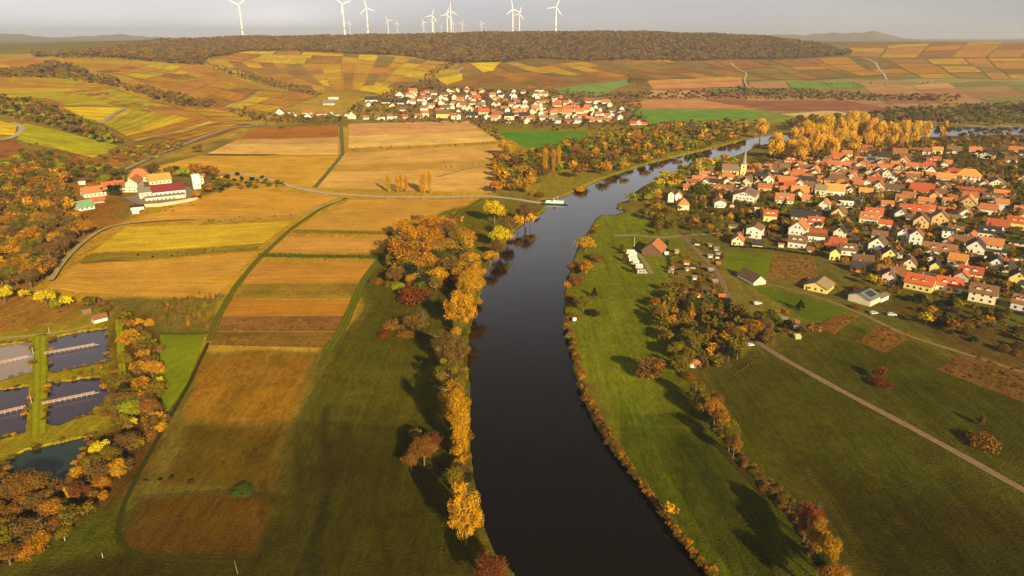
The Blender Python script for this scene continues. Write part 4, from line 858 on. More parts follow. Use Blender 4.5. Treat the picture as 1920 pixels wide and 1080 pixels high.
hs(1720, 370, 7.715, '''183 420 412 200 g t b;300 520 217 140 r w r;580 770 302 160 g w o;890 1125 252 90 r w o;1125 1230 192 125 r w w F;1480 1600 292 190 r w b;990 1290 472 310 r w r;1290 1560 462 275 r y r d;
860 1160 592 410 r c k d;340 510 592 445 r w k F;430 640 542 410 r w b d;500 830 692 550 r c b;915 1210 742 585 r w o;690 950 817 620 g w k;70 540 822 660 r w R d;440 690 1002 810 r w O;90 292 932 840 g w k;
1095 1260 862 765 r w k F;980 1230 1042 870 g w k;1190 1360 1002 880 r c r;1180 1405 1092 955 g c k;160 310 1082 930 g y k;590 920 1140 990 r w r d;1330 1540 700 620 r c k F;1400 1540 200 120 r c o''', VA)
hs(1560, 470, 5.333, '''500 645 322 200 g p b;440 705 292 150 r c R;725 1000 402 235 r y r d;1030 1280 412 262 r w r d;1360 1615 522 335 r c b d;1790 1960 602 440 r w R d;1755 1930 352 205 g y k;1870 1960 432 300 r w k;
1600 1650 470 430 r w b F;1660 1720 120 85 r w b F;1230 1290 120 60 r w o''', VA)
HOUSES[-3]['cat'] = 'shed'
# the barns on the meadow edge and their neighbours
def special(label, x0, x1, yb, ht, kind, wc, rc, L=None, W=None, cat='barn', name='barn', pitch=40, rot=0, **k):
    X, Y, Z = px((x0 + x1) / 2, yb); m = mpp(X, Y, Z); wm = (x1 - x0) * m; az = math.atan2(X, Y)
    if kind == 'g': W = W or wm * .95; L = L or W * 1.5; off = L / 2; rz = math.pi / 2 - az
    else: L = L or wm * .95; W = W or L * .6; off = W / 2; rz = -az
    hr = min(W / 2 * math.tan(math.radians(pitch)), ht * .6)
    house(name, X + math.sin(az) * off, Y + math.cos(az) * off, Z, rz + math.radians(rot), L, W, ht - hr, hr, wc, rc, cat=cat, label=label, **k)
special('big brown timber barn with orange tiled roof on the green riverside meadow', 1207, 1245, 480, 8, 'g', 'b', 'o', L=15, wallmat='wood', wins=False, chimney=False, rot=-12)
special('long low barn with pale gable and brown roof beside the fork of the dirt road', 1394, 1421, 534, 5.5, 'g', 'c', 'b', W=8, L=15, wins=False, chimney=False, rot=38)
special('cream barn with grey-brown roof standing alone on the lawn beside the brown weedy field', 1512, 1556, 548, 5.5, 'g', 'y', 'v', L=13, pitch=24, wins=True, chimney=False, rot=-14)
special('wide beige shed with blue-grey roof and grey gate at the village edge', 1596, 1640, 571, 6, 'g', 'c', 'g', L=11, pitch=22, wins=False, chimney=False, rot=-22, solar=True)
special('small lean-to shed with tan roof against the wide beige shed', 1638, 1660, 566, 3.4, 'g', 'w', 'v', W=5, L=8, pitch=15, wins=False, chimney=False, cat='shed', name='shed', rot=-22)
special('orange-roofed garden hut among junk at the tip of the orchard', 1293, 1310, 690, 3.4, 'r', 'w', 'o', wins=False, chimney=False, cat='hut', name='hut')
special('little white hut with a pale roof in the orchard by the dirt road', 1421, 1430, 615, 3, 'g', 'w', 'g', wins=False, chimney=False, cat='hut', name='hut')
special('white hut on stilts with dark roof above the fish ponds', 176, 200, 604, 3.6, 'r', 'w', 'R', W=3.2, wins=False, chimney=False, cat='hut', name='hut', rot=14)
special('small brown shed beside the white hut above the fish ponds', 157, 170, 591, 2.6, 'r', 'b', 'b', W=2.6, wins=False, chimney=False, cat='shed', name='shed', rot=10)
special('small blue-white kiosk leaning on the timber barn', 1247, 1252, 480, 2.6, 'r', 'g', 'w', W=2, wins=False, chimney=False, cat='kiosk', name='kiosk')
# the winery
s4 = lambda x: 130 + x / 6.4
t4 = lambda y: 300 + y / 6.4
for lb, x0, x1, yb, ht, kd, wc, rc, kw in [
    ('cream three-storey gabled winery house with orange roof', 735, 870, 385, 12, 'g', 'c', 'o', dict(L=24, rot=-14)),
    ('large hipped orange roof block at the back of the winery', 720, 985, 262, 11, 'r', 'c', 'o', dict(W=15, hip=7)),
    ('long orange-roofed wing of the winery pointing toward the white tower', 960, 1215, 290, 9, 'r', 'c', 'O', dict(W=12, rot=8)),
    ('winery production hall with maroon metal roof and roof lights', 1010, 1385, 462, 10.5, 'r', 'w', 'm', dict(W=26, pitch=17, rot=4, chimney=False)),
    ('grey-roofed glazed front hall of the winery with a row of windows', 850, 1130, 470, 9, 'r', 'c', 'g', dict(W=20, pitch=14, rot=4, chimney=False)),
    ('low open terrace building with pale roof along the winery yard', 930, 1385, 488, 4.6, 'r', 'c', 'g', dict(W=7, pitch=10, rot=4, chimney=False)),
    ('pink house beside the winery courtyard', 575, 690, 388, 8, 'r', 'p', 'R', dict(W=9, rot=6)),
    ('long red-roofed pink range between the courtyard and the gabled house', 410, 660, 372, 8, 'r', 'p', 'r', dict(W=9, rot=12)),
    ('white house with bright orange roof at the wood side of the winery', 170, 425, 442, 8, 'r', 'w', 'o', dict(W=10, rot=14)),
    ('small grey outbuilding with bright red roof below the orange-roofed white house', 275, 422, 516, 4.6, 'r', 'g', 'r', dict(W=7, rot=14, chimney=False)),
    ('barn with mint green roof at the edge of the western wood', 90, 275, 604, 7, 'r', 'w', 'n', dict(W=11, rot=22, chimney=False)),
    ('small garage with dark solar roof below the winery wall', 745, 895, 606, 4, 'r', 'w', 'k', dict(W=7, pitch=14, chimney=False, wins=False)),
    ('tiny white box-shaped shed below the solar garage', 762, 838, 645, 2.8, 'r', 'w', 'w', dict(W=3, pitch=10, chimney=False, wins=False)),
    ('little white hut in the clearing above the winery', 120, 190, 296, 3, 'r', 'w', 'w', dict(W=4, pitch=20, chimney=False, wins=False)),
    ('small pale roadside shed beyond the white tower', 1830, 1900, 215, 3.4, 'r', 'w', 'b', dict(W=5, pitch=20, chimney=False, wins=False))]:
    special(lb, s4(x0), s4(x1), t4(yb), ht, kd, wc, rc, cat='winery building' if ht > 6 else 'shed', name='winery_building' if ht > 6 else 'shed', door=False, **kw)
# garden huts on the allotments
GH_N = 0
for poly, nn, sd in [([(1262,470),(1345,500),(1360,560),(1300,575),(1256,560),(1250,500)], 15, 3), ([(1285,440),(1360,470),(1352,505),(1310,470)], 8, 4), ([(1290,660),(1400,640),(1380,690),(1300,700)], 6, 6), ([(1440,590),(1540,615),(1470,640)], 4, 9)]:
    W = wpoly(poly); r = random.Random(sd); c = 0
    while c < nn:
        X = r.uniform(min(p[0] for p in W), max(p[0] for p in W)); Y = r.uniform(min(p[1] for p in W), max(p[1] for p in W))
        if inpoly(np.array([X]), np.array([Y]), W)[0]:
            house('garden_hut', X, Y, 0, r.uniform(-.5, .5), r.uniform(2.0, 3.2), r.uniform(1.8, 2.6), r.uniform(1.5, 1.9), r.uniform(.4, .8), r.choice('bbtcg'), r.choice('rRgbbk'), cat='garden hut', wins=False, chimney=False, door=False, area='gardens'); c += 1
# the far village: a first row seen plainly, then a dense heap of roofs up the slope
VB = 'far village'
hs(500, 140, 7.385, '''130 250 550 470 g w R;280 380 540 485 r w b;350 445 585 540 g w b;490 640 545 490 r w R;525 625 605 530 g w R;680 830 560 505 r w R;850 935 568 510 g w R;940 1020 565 520 r w b;1070 1130 575 535 g w b;
1120 1245 615 515 g c o;1330 1420 618 560 r w R;1490 1580 620 555 r w R;1580 1640 625 585 r w w;1660 1755 618 540 r w R;1760 1850 605 575 r w w;1865 1920 605 548 r w r;775 950 420 345 r p g;850 1000 350 310 r t w;
1360 1545 378 300 r w k;1590 1720 398 335 r w k;1745 1910 410 340 r w k;1370 1460 440 390 g w w;1680 1790 460 395 g y b;1835 1925 508 450 r w b;1775 1900 325 235 g w o''', VB)
hs(740, 150, 8.0, '''100 205 578 512 r w r;300 400 572 500 r w R;405 520 545 455 r c o;400 445 575 545 r w b;615 835 570 440 r y b;845 930 590 495 r c r;925 995 598 505 g w o;1065 1255 560 478 r w k;1250 1430 515 425 r c r;
1320 1440 580 520 g w o;1450 1640 585 470 r c R;1640 1800 600 480 r c k;1060 1190 470 375 g c o;930 990 480 435 g w b;1000 1070 440 385 g w b;680 830 435 370 r w b;830 905 435 370 g w b;490 580 425 365 g w b;
210 320 272 215 g w o;210 345 215 125 r w o;10 120 270 180 g w b;385 490 270 220 r w r;400 490 340 275 g w o;690 830 235 190 r w b;850 930 300 190 g c o;920 1050 320 250 r c o;1060 1130 290 215 g w R;1140 1230 230 170 r c o;
1265 1350 175 125 g w r;1420 1520 270 150 r w o;1580 1640 225 180 g w b;1740 1840 290 190 g w b;1780 1860 350 280 g c r;1620 1700 340 280 r w R;1180 1300 310 240 r c r;990 1100 375 315 r c b;1110 1210 370 315 r w b;
1240 1370 400 330 r c g;740 830 370 315 r w k;540 640 230 165 r w R;1585 1715 440 390 r c o;1750 1900 470 420 r c o;1860 1940 590 450 r c k''', VB)
hs(960, 150, 7.11, '''120 250 535 430 r c k;215 305 545 470 r w r;360 480 545 465 r c g;490 610 535 465 r w g;400 480 460 410 r w o;485 560 460 410 g y o;515 665 440 375 r w o;530 665 355 290 r w r;665 840 420 345 r w o;
660 800 470 390 r c o;865 1000 500 450 r w r;830 925 580 500 r w g;700 835 578 535 r w r;995 1120 560 500 r w o;1115 1215 560 495 r w o;1205 1320 552 500 r w o;960 1120 305 240 r w R;1190 1310 330 255 r w o;
1080 1145 320 265 g w b;720 800 300 255 g c b;780 900 345 300 r w R;590 680 240 205 r w r;305 380 270 185 g w o;400 490 300 260 r w R;530 600 300 245 g w R;1080 1150 385 330 g w o;1180 1240 480 435 g w o;1300 1370 480 430 g w b;
840 960 450 380 r c o;930 1040 440 360 r c r;1040 1110 480 420 g w r;1150 1200 420 365 g c o;60 140 350 320 g w b;20 90 310 245 g w o;300 430 165 135 r y w;1340 1500 435 395 r g g F;1570 1660 600 545 r p r;1650 1740 600 530 g p r;1740 1805 595 560 r w r;
90 210 420 375 r c o;210 320 440 380 r c b;0 80 430 385 r c o;1230 1300 500 440 r c r;1000 1080 545 480 r c o''', VB)
r = random.Random(77); W = wpoly([(760,176),(860,168),(960,172),(1020,178),(1130,188),(1165,205),(1180,228),(1000,232),(840,228),(770,215)])
cnt = 0
occ = np.array([(h['x'], h['y']) for h in HOUSES])
while cnt < 90:
    X = r.uniform(min(p[0] for p in W), max(p[0] for p in W)); Y = r.uniform(min(p[1] for p in W), max(p[1] for p in W))
    if inpoly(np.array([X]), np.array([Y]), W)[0]:
        if np.min(np.hypot(occ[:, 0] - X, occ[:, 1] - Y)) < 10.5: cnt += .02; continue
        occ = np.vstack([occ, [X, Y]]); L = r.uniform(9, 14); Wd = r.uniform(8, 10); hr = Wd / 2 * .85
        house('house', X, Y, float(hz(X, Y)), r.choice([0, math.pi / 2]) + r.uniform(-.3, .3) - math.atan2(X, Y), L, Wd, r.uniform(3.5, 6), hr, r.choice('wwwcc'), r.choice('ooorRRbbbk'), area=VB, wins=False, chimney=False); cnt += 1

# outbuildings packed between the houses of the old village core
r = random.Random(15); W = wpoly([(1300,335),(1440,312),(1590,292),(1660,312),(1700,345),(1650,372),(1480,372),(1340,372)]); W2 = wpoly([(1640,300),(1760,300),(1880,360),(1925,470),(1925,560),(1780,520),(1640,470),(1640,380)])
for Wp, goal, dmin in ((W, 46, 8.5), (W2, 34, 12)):
    c = 0; tries = 0
    while c < goal and tries < 4000:
        tries += 1; X = r.uniform(min(p[0] for p in Wp), max(p[0] for p in Wp)); Y = r.uniform(min(p[1] for p in Wp), max(p[1] for p in Wp))
        if not inpoly(np.array([X]), np.array([Y]), Wp)[0] or np.min(np.hypot(occ[:, 0] - X, occ[:, 1] - Y)) < dmin: continue
        occ = np.vstack([occ, [X, Y]]); L = r.uniform(7, 12); Wd = r.uniform(5, 7.5)
        house('outbuilding', X, Y, 0, r.choice([0, math.pi / 2]) + r.uniform(-.2, .2) - math.atan2(X, Y), L, Wd, r.uniform(2.6, 4.2), Wd / 2 * .8, r.choice('ccwtg'), r.choice('oooRbrb'), cat='outbuilding', wins=False, chimney=False, door=False, area='village yards'); c += 1
# ---- which houses are built one by one, which as the far mass
def apparent(h): return max(h['L'], h['W']) / h['y']
allh = [h for h in HOUSES if h['cat'] == 'house']; allh.sort(key=apparent, reverse=True)
solo = allh[:292]; rest = allh[292:]
DOOR = MB().box(-.5, .5, -.06, .06, 0, 2.05).mesh('door', M_WOOD)
def build_house(h):
    t = empty(h['name'], (h['x'], h['y'], h['z'] - .1), h['rz'])
    jw = rnd.uniform(.88, 1.06) if h['jit'] else 1
    wcol = [v * jw for v in WC[h['wc']]]; rj = rnd.uniform(.75, 1.15); rcol = [v * rj * rnd.uniform(.95, 1.05) for v in RC[h['rc']]]
    L, Wd, hw, hr = h['L'], h['W'], h['hw'] + .1, h['hr']
    Vw, Fw, Vr, Fr = gable_arrays(L, Wd, hw, hr, h['hip'])
    wm = {'wood': M_WOOD}.get(h['wallmat'], M_WALL)
    obj('wall', mesh_data('wall', Vw, Fw, wm), t, wcol)
    roof = obj('roof', mesh_data('roof', Vr, Fr, M_ROOF), t, rcol)
    if h['chimney']:
        a = rnd.uniform(-.3, .3) * L; obj('chimney', MB().box(a - .35, a + .35, .3, 1.0, hw + hr - 1.6, hw + hr + .9).mesh('chimney', M_WALL), roof, (.42, .25, .18))
    if h['wins']:
        dk = (.035, .04, .05)
        n = max(2, int(L / 3.2)); rowsz = [1.0] + ([3.7] if hw > 5.2 else [])
        for sgn in (-1,):
            for z in rowsz:
                for i in range(min(n, 7)):
                    x = (-.5 + (i + .5) / n) * L * .92
                    obj('window', window_mesh(1.1, 1.3), t, dk, (x, sgn * Wd / 2, z), (0, 0, 0))
        if not h['hip']:
            n = max(2, int(Wd / 3.5))
            for z in rowsz + [hw + .35]:
                k = n if z < hw else max(1, n - 1) if Wd > 9 else 1
                for i in range(k):
                    y = (-.5 + (i + .5) / k) * Wd * (.8 if z < hw else .45)
                    if z > hw and hr < 3: continue
                    obj('window', window_mesh(1.0, 1.25), t, dk, (-L / 2, y, z), (0, 0, math.pi / 2))
    if h['door'] and h['wins']: obj('door', DOOR, t, (.16, .08, .04), (-L / 2, Wd * .46 - 1, .1) if not h['hip'] else (L * .4, -Wd / 2, .1), (0, 0, math.pi / 2 if not h['hip'] else 0))
    if h['dormers']:
        for i in range(h['dormers']):
            x = (-.5 + (i + .5) / h['dormers']) * L * .7; d = Wd * .5; z0 = hw + hr * .12
            m = MB().add([(x - 1.3, -d * .72, z0), (x + 1.3, -d * .72, z0), (x + 1.3, -d * .72, z0 + 1.5), (x - 1.3, -d * .72, z0 + 1.5), (x - 1.3, -.2 * d, z0 + 1.7), (x + 1.3, -.2 * d, z0 + 1.7), (x, -d * .72, z0 + 2.2), (x, -.15 * d, z0 + 2.3)],
                         [(0, 1, 2, 6, 3), (0, 3, 4), (1, 5, 2)])
            dm = obj('dormer', m.mesh('dormer', M_WALL), roof, [v * .9 for v in wcol])
            rf = MB().add([(x - 1.6, -d * .8, z0 + 1.35), (x, -d * .8, z0 + 2.32), (x + 1.6, -d * .8, z0 + 1.35), (x - 1.6, -.12 * d, z0 + 1.35), (x, -.1 * d, z0 + 2.4), (x + 1.6, -.12 * d, z0 + 1.35)], [(0, 1, 4, 3), (1, 2, 5, 4)])
            obj('dormer_roof', rf.mesh('dormer_roof', M_ROOF), t, rcol)
    if h['solar']:
        s = hr / (Wd / 2); nrm = .16
        m = MB(); x0, x1 = -.28 * L, .3 * L; ya, yb_ = -Wd / 2 * .78, -Wd / 2 * .18
        za, zb = hw + hr * (1 + ya / (Wd / 2)) + nrm + .1, hw + hr * (1 + yb_ / (Wd / 2)) + nrm + .1
        m.add([(x0, ya, za), (x1, ya, za), (x1, yb_, zb), (x0, yb_, zb), (x0, ya, za - .08), (x1, ya, za - .08), (x1, yb_, zb - .08), (x0, yb_, zb - .08)], [(0,1,2,3),(7,6,5,4),(0,4,5,1),(1,5,6,2),(2,6,7,3),(3,7,4,0)])
        obj('solar_panel', m.mesh('solar_panel', M_SOLAR), t, (.03, .035, .06))
    return t
HT = []
for h in solo + [h for h in HOUSES if h['cat'] != 'house']:
    t = build_house(h); HT.append((t, h))
Vs, Fs4, Cs = [], [], []
base = 0
for h in rest:      # roofs too many and too small to be set one by one
    Vw, Fw, Vr, Fr = gable_arrays(h['L'], h['W'], h['hw'], h['hr'], h['hip'])
    c, s = math.cos(h['rz']), math.sin(h['rz'])
    jw = rnd.uniform(.88, 1.05); rj = rnd.uniform(.75, 1.15)
    for V_, F_, cl in ((Vw, Fw, [v * jw for v in WC[h['wc']]]), (Vr, Fr, [v * rj for v in RC[h['rc']]])):
        Vs += [(h['x'] + c * x - s * y, h['y'] + s * x + c * y, h['z'] + z - .1) for x, y, z in V_]
        Fs4 += [tuple(i + base for i in f) for f in F_]; Cs += [cl] * len(F_); base += len(V_)
tag(obj('distant_houses', mesh_data('distant_houses', Vs, Fs4, M_ATTR, Cs)), 'crowded small white and cream houses with red and brown roofs up the far village slope', 'houses', kind='stuff')
HXY = np.array([(h['x'], h['y'], max(h['L'], h['W'])) for h in HOUSES])

# ------------------------------------------------------------------ churches
def church(label, x, yb, ytop_body, ytip, wpx, nave, wall, roofc, spire, spiral=True, rot=0, side=-1):
    X, Y, Z = px(x, yb); m = mpp(X, Y, Z); a = wpx * m / 2; az = math.atan2(X, Y)
    zb = CH - Y * math.tan(elev_angle(ytop_body)) - Z; zt = CH - Y * math.tan(elev_angle(ytip)) - Z
    t = empty('church', (X, Y + a, Z), -az + math.radians(rot)); tag(t, label, 'church')
    tw = obj('tower', MB().box(-a, a, -a, a, 0, zb).box(-a - .2, a + .2, -a - .2, a + .2, zb * .62, zb * .62 + .4).box(-a - .3, a + .3, -a - .3, a + .3, zb - .3, zb + .15).mesh('tower', M_WALL), t, wall)
    for z in (zb * .72, zb * .3): obj('window', window_mesh(1.1, 1.9), tw, (.05, .04, .03), (0, -a, z))
    obj('window', window_mesh(1.1, 1.9), tw, (.05, .04, .03), (-a, 0, zb * .72), (0, 0, math.pi / 2))
    if spire == 'spire':
        mm = MB(); b = a + .3
        mm.add([(-b, -b, zb + .15), (b, -b, zb + .15), (b, b, zb + .15), (-b, b, zb + .15)] + [(q * .62 * math.cos(k * math.pi / 4 + .39) * b, q * .62 * math.sin(k * math.pi / 4 + .39) * b, zb + 1.8) for q in (1,) for k in range(8)],
               [(0,1,9,10),(1,2,5,4),(1,4,11,9)[:3],(2,3,7,6),(2,6,5),(3,0,8,7),(0,10,9)[:3],(0,9,8)][:2])
        mm.tube((0, 0, zb + .1), (0, 0, zb + 2.2), b * 1.15, b * .62, 8).tube((0, 0, zb + 2.2), (0, 0, zt), b * .62, .12, 8)
        sp_ = obj('spire', mm.mesh('spire', M_ROOF), t, (.27, .25, .235)); obj('finial', MB().tube((0, 0, zt), (0, 0, zt + 1.8), .07, .05, 5).box(-.5, .5, -.05, .05, zt + .8, zt + 1).mesh('finial', M_PAINT), sp_, (.5, .4, .15))
    else:
        Vw, Fw, Vr, Fr = gable_arrays(2 * a, 2 * a, zb, a * 1.5); obj('tower_roof', mesh_data('tower_roof', Vr, Fr, M_ROOF), t, roofc)
    L, Wd, hw, hr, ox = nave
    Vw, Fw, Vr, Fr = gable_arrays(L, Wd, hw, hr)
    sh = lambda V_: [(x_ + ox, y_ + .6, z_) for x_, y_, z_ in V_]
    obj('nave', mesh_data('nave', sh(Vw), Fw, M_WALL), t, wall); obj('roof', mesh_data('roof', sh(Vr), Fr, M_ROOF), t, roofc)
    for i in range(4): obj('window', window_mesh(1.1, 3.2), t, (.07, .05, .03), (ox + (-.5 + (i + .5) / 4) * L * .9, .6 - Wd / 2, hw * .38))
    return t
CH1 = church('yellow village church with tall slender grey spire and brown nave roof', 1394, 333, 309, 271, 10, (16, 10, 7, 5, -12), (.82, .68, .28), (.22, .14, .09), 'spire')
CH2 = church('white church of the far village with square tower and orange saddle roof', 1014, 211, 194, 186, 5.5, (15, 10, 7.5, 6, -9), (.84, .78, .62), (.46, .17, .06), 'saddle')

# ------------------------------------------------------------------ winery tower and yard wall
X, Y, Z = px(366, 355); t = empty('white_tower', (X, Y + 4, Z), -math.atan2(X, Y) + .12); tag(t, 'white windowless box-shaped tower beside the winery with a small balcony wing', 'tower')
obj('shaft', MB().box(-3.2, 3.2, -3, 3, 0, 12.6).box(-3.35, 3.35, -3.15, 3.15, 12.6, 12.9).mesh('shaft', M_WALL), t, (.84, .80, .68))
obj('side_wing', MB().box(3.25, 6.2, -1.5, 2, 3.5, 10.5).box(3.3, 6.4, -1.8, -1.52, 5, 6).box(3.3, 6.4, -1.8, -1.52, 8, 9).mesh('side_wing', M_WALL), t, (.7, .66, .55))
for z in (6.1, 9.1): obj('window', window_mesh(1.6, 1.2), t, (.04, .04, .05), (4.8, -1.5, z - .1))
obj('antenna', MB().tube((-1, 0, 12.9), (-1, 0, 15), .08, .05, 5).tube((1, .5, 12.9), (1, .5, 14.6), .08, .05, 5).box(-1.6, -.4, -.05, .05, 14, 14.2).mesh('antenna', M_PAINT), t, (.6, .6, .6))
def wall_along(label, pts, h, th, c, name='retaining_wall', cat='wall'):
    W = [px(*p) for p in pts]; m = MB(); pts2 = []
    x0, y0, z0 = W[0]
    for (a, b) in zip(W[:-1], W[1:]):
        a = np.array(a) - (x0, y0, z0); b = np.array(b) - (x0, y0, z0); d = (b - a); d[2] = 0; d /= np.linalg.norm(d); nrm_ = np.array([-d[1], d[0], 0]) * th / 2
        m.add([a - nrm_, b - nrm_, b + nrm_, a + nrm_] + [p + np.array([0, 0, h]) for p in (a - nrm_, b - nrm_, b + nrm_, a + nrm_)], [(0,3,2,1),(4,5,6,7),(0,1,5,4),(1,2,6,5),(2,3,7,6),(3,0,4,7)])
    o = obj(name, m.mesh(name, M_WALL), None, c, (x0, y0, z0)); return tag(o, label, cat)
wall_along('long pale stone retaining wall below the winery yard', [(264,389),(300,387),(340,381),(372,375)], 2.6, .6, (.58,.45,.25))
tag(wpatch('yard', [px(230,372), px(264,388), px(372,374), px(355,352)], (.24, .17, .14), M_ROAD, lift=1.1, n=6), kind='structure')
wall_along('white garden wall behind the green lawn in the village', [(1582,390),(1612,392),(1618,372)], 1.4, .3, (.7,.66,.55), 'garden_wall')
wall_along('low white wall along the street at the dark-roofed timber chalet', [(1808,479),(1840,484)], 1.3, .3, (.7,.62,.5), 'garden_wall')
wall_along('long white wall beside the street at the right end of the village', [(1845,484),(1890,488),(1925,490)], 1.3, .3, (.7,.62,.5), 'garden_wall')
wall_along('straight pale wall running up the slope behind the village field', [(1897,375),(1905,362),(1911,349)], 1.3, .3, (.7,.6,.45), 'garden_wall')

# ------------------------------------------------------------------ wind turbines
def turbine(x, yb, yh, label, phase, group='wind turbines on the wooded ridge'):
    d = 140 / (.00069 * (yb - yh)); az = (x - 960) / FPX; X = az * (d * cp); Y = d
    X = (x - 960) / FPX * (Y * cp + 0); Zg = float(hz(X, Y)); Zh = CH + Y * math.tan(-elev_angle(yh))
    X = (x - 960) / FPX * (Y * cp + (CH - Zh) * sp); H = Zh - Zg
    t = empty('wind_turbine', (X, Y, Zg)); tag(t, label, 'wind turbine', group)
    wh = (.80, .80, .78)
    tw = obj('tower', MB().tube((0, 0, 0), (0, 0, H - 2), 4.2, 2.0, 14).mesh('tower', M_PAINT), t, wh)
    obj('warning_band', MB().tube((0, 0, 38), (0, 0, 44), 3.98, 3.9, 14).mesh('warning_band', M_PAINT), tw, (.65, .12, .04))
    nc_ = obj('nacelle', MB().box(-2.2, 2.2, -3.5, 9, H - 2, H + 2.3).tube((0, -3.4, H), (0, -6, H), 2.2, 1.0, 10).mesh('nacelle', M_PAINT), t, wh)
    for k in range(3):
        a = phase + k * 2 * math.pi / 3; m = MB(); R = 58
        ax = np.array([math.sin(a), 0, math.cos(a)]); pr = np.array([math.cos(a), 0, -math.sin(a)]); V_ = []
        for rr_, cw, th in ((1.5, 1.3, 1.0), (9, 2.4, .6), (30, 1.5, .35), (46, 1.0, .25)):
            V_ += [ax * rr_ + pr * s1 * cw + np.array([0, s2 * th, 0]) for s1, s2 in ((-1, 0), (0, -1), (1, 0), (0, 1))]
        F_ = [(4 * i + j, 4 * i + (j + 1) % 4, 4 * i + 4 + (j + 1) % 4, 4 * i + 4 + j) for i in range(3) for j in range(4)] + [(0, 1, 2, 3), (12, 13, 14, 15)]
        bl = obj('blade', m.add(V_, F_).mesh('blade', M_PAINT), t, wh, (0, -5, H))
        V2 = [ax * rr_ + pr * s1 * cw + np.array([0, s2 * th, 0]) for rr_, cw, th in ((46.05, 1.0, .25), (R, .45, .1)) for s1, s2 in ((-1, 0), (0, -1), (1, 0), (0, 1))]
        obj('blade_tip', MB().add(V2, [(j, (j + 1) % 4, 4 + (j + 1) % 4, 4 + j) for j in range(4)] + [(0, 1, 2, 3), (4, 5, 6, 7)]).mesh('blade_tip', M_PAINT), bl, (.6, .16, .1))
TL = [(448,72,9,.95,'tall white wind turbine standing alone at the far left of the ridge'),
      (642,66,8,1.2,'white wind turbine left of the pair near the ridge centre, its hub highest of them'),(687,68,15,-.2,'white wind turbine just right of the faint pale group'),
      (810,70,29,.35,'white wind turbine leftmost of the bright central trio'),(838,68,27,.3,'middle turbine of the bright central trio, slightly shorter'),(845,68,20.5,0,'tallest turbine of the bright central trio'),
      (961.5,68,17.5,-.15,'taller white turbine of the close pair right of centre'),(974,67,26,.3,'shorter white turbine of the close pair right of centre'),(1043,67,13.5,.4,'white wind turbine standing alone at the right end of the row'),
      (727,69,38,-.5,'faint hazy turbine just right of the second tall one'),(794,70,41.7,-.4,'faint hazy turbine immediately left of the bright central trio'),(813,70,42.7,.9,'faint turbine half hidden behind the leftmost of the bright trio'),
      (827,68,49,.2,'very faint small turbine in the gap inside the bright central trio'),(850,67,44,-.3,'faint turbine right behind the tallest central one'),(866.5,68,43,.35,'faint hazy turbine first right of the bright central trio'),
      (903,67,44,-.4,'faint hazy turbine alone between the central trio and the close pair'),(744.5,66,43,.1,'faintest turbine in the gap left of the central trio'),(655,67,43,.2,'very faint turbine just right of the second tall one from the left')]
TL[9] = (*TL[9][:4], 'faint hazy turbine first right of the third tall one')
for x, yb, yh, ph, lb in TL: turbine(x, yb, yh, lb, ph)

# ------------------------------------------------------------------ ferry
X, Y, Z = px(1040, 382, WZ); f = empty('ferry', (X, Y, WZ), math.radians(-9)); tag(f, 'small car ferry with dark green hull and white railings at the landing', 'ferry')
hull = obj('hull', MB().add([(-8.5,-2.6,-.4),(8.5,-2.6,-.4),(8.5,2.6,-.4),(-8.5,2.6,-.4),(-9.6,-2.9,.9),(9.6,-2.9,.9),(9.6,2.9,.9),(-9.6,2.9,.9)], [(0,3,2,1),(0,1,5,4),(1,2,6,5),(2,3,7,6),(3,0,4,7),(4,5,6,7)]).mesh('hull', M_PAINT), f, (.02, .10, .07))
obj('deck', MB().box(-8.4, 8.4, -2.5, 2.5, .91, .98).mesh('deck', M_ROAD), f, (.3, .22, .2))
for s in (-1, 1):
    m = MB()
    for i in range(11): m.tube((-7.5 + i * 1.5, s * 2.75, .9), (-7.5 + i * 1.5, s * 2.75, 2.1), .06, .06, 5)
    m.box(-7.5, 7.5, s * 2.75 - .04, s * 2.75 + .04, 2.02, 2.16).box(-7.5, 7.5, s * 2.75 - .03, s * 2.75 + .03, 1.1, 1.9)
    obj('railing', m.mesh('railing', M_PAINT), f, (.75, .72, .68))
for s in (-1, 1): obj('ramp', MB().add([(s*9.5,-2.2,.85),(s*12,-2.2,.25),(s*12,2.2,.25),(s*9.5,2.2,.85),(s*9.5,-2.2,1.0),(s*12,-2.2,.4),(s*12,2.2,.4),(s*9.5,2.2,1.0)], [(0,1,2,3),(4,5,6,7),(0,1,5,4),(1,2,6,5),(2,3,7,6),(3,0,4,7)]).mesh('ramp', M_PAINT), f, (.25, .22, .2))
cb = obj('wheelhouse', MB().box(-1.1, .9, -1.0, 1.0, 2.2, 4.2).box(-1.6, 1.4, -1.3, 1.3, .98, 2.2).mesh('wheelhouse', M_PAINT), f, (.8, .76, .66), (-.3, 1.4, 0))
obj('roof', MB().box(-1.5, 1.3, -1.3, 1.3, 4.2, 4.4).mesh('roof', M_PAINT), cb, (.35, .1, .08)); obj('window', MB().box(-1.12, .92, -1.03, 1.03, 3.0, 3.8).mesh('window', M_GLASS), cb, (.03, .04, .05))
obj('mast', MB().tube((2.4, 1.5, 1), (2.4, 1.5, 6), .1, .06, 6).box(1.9, 2.9, 1.45, 1.55, 5, 5.15).mesh('mast', M_PAINT), f, (.8, .8, .8))
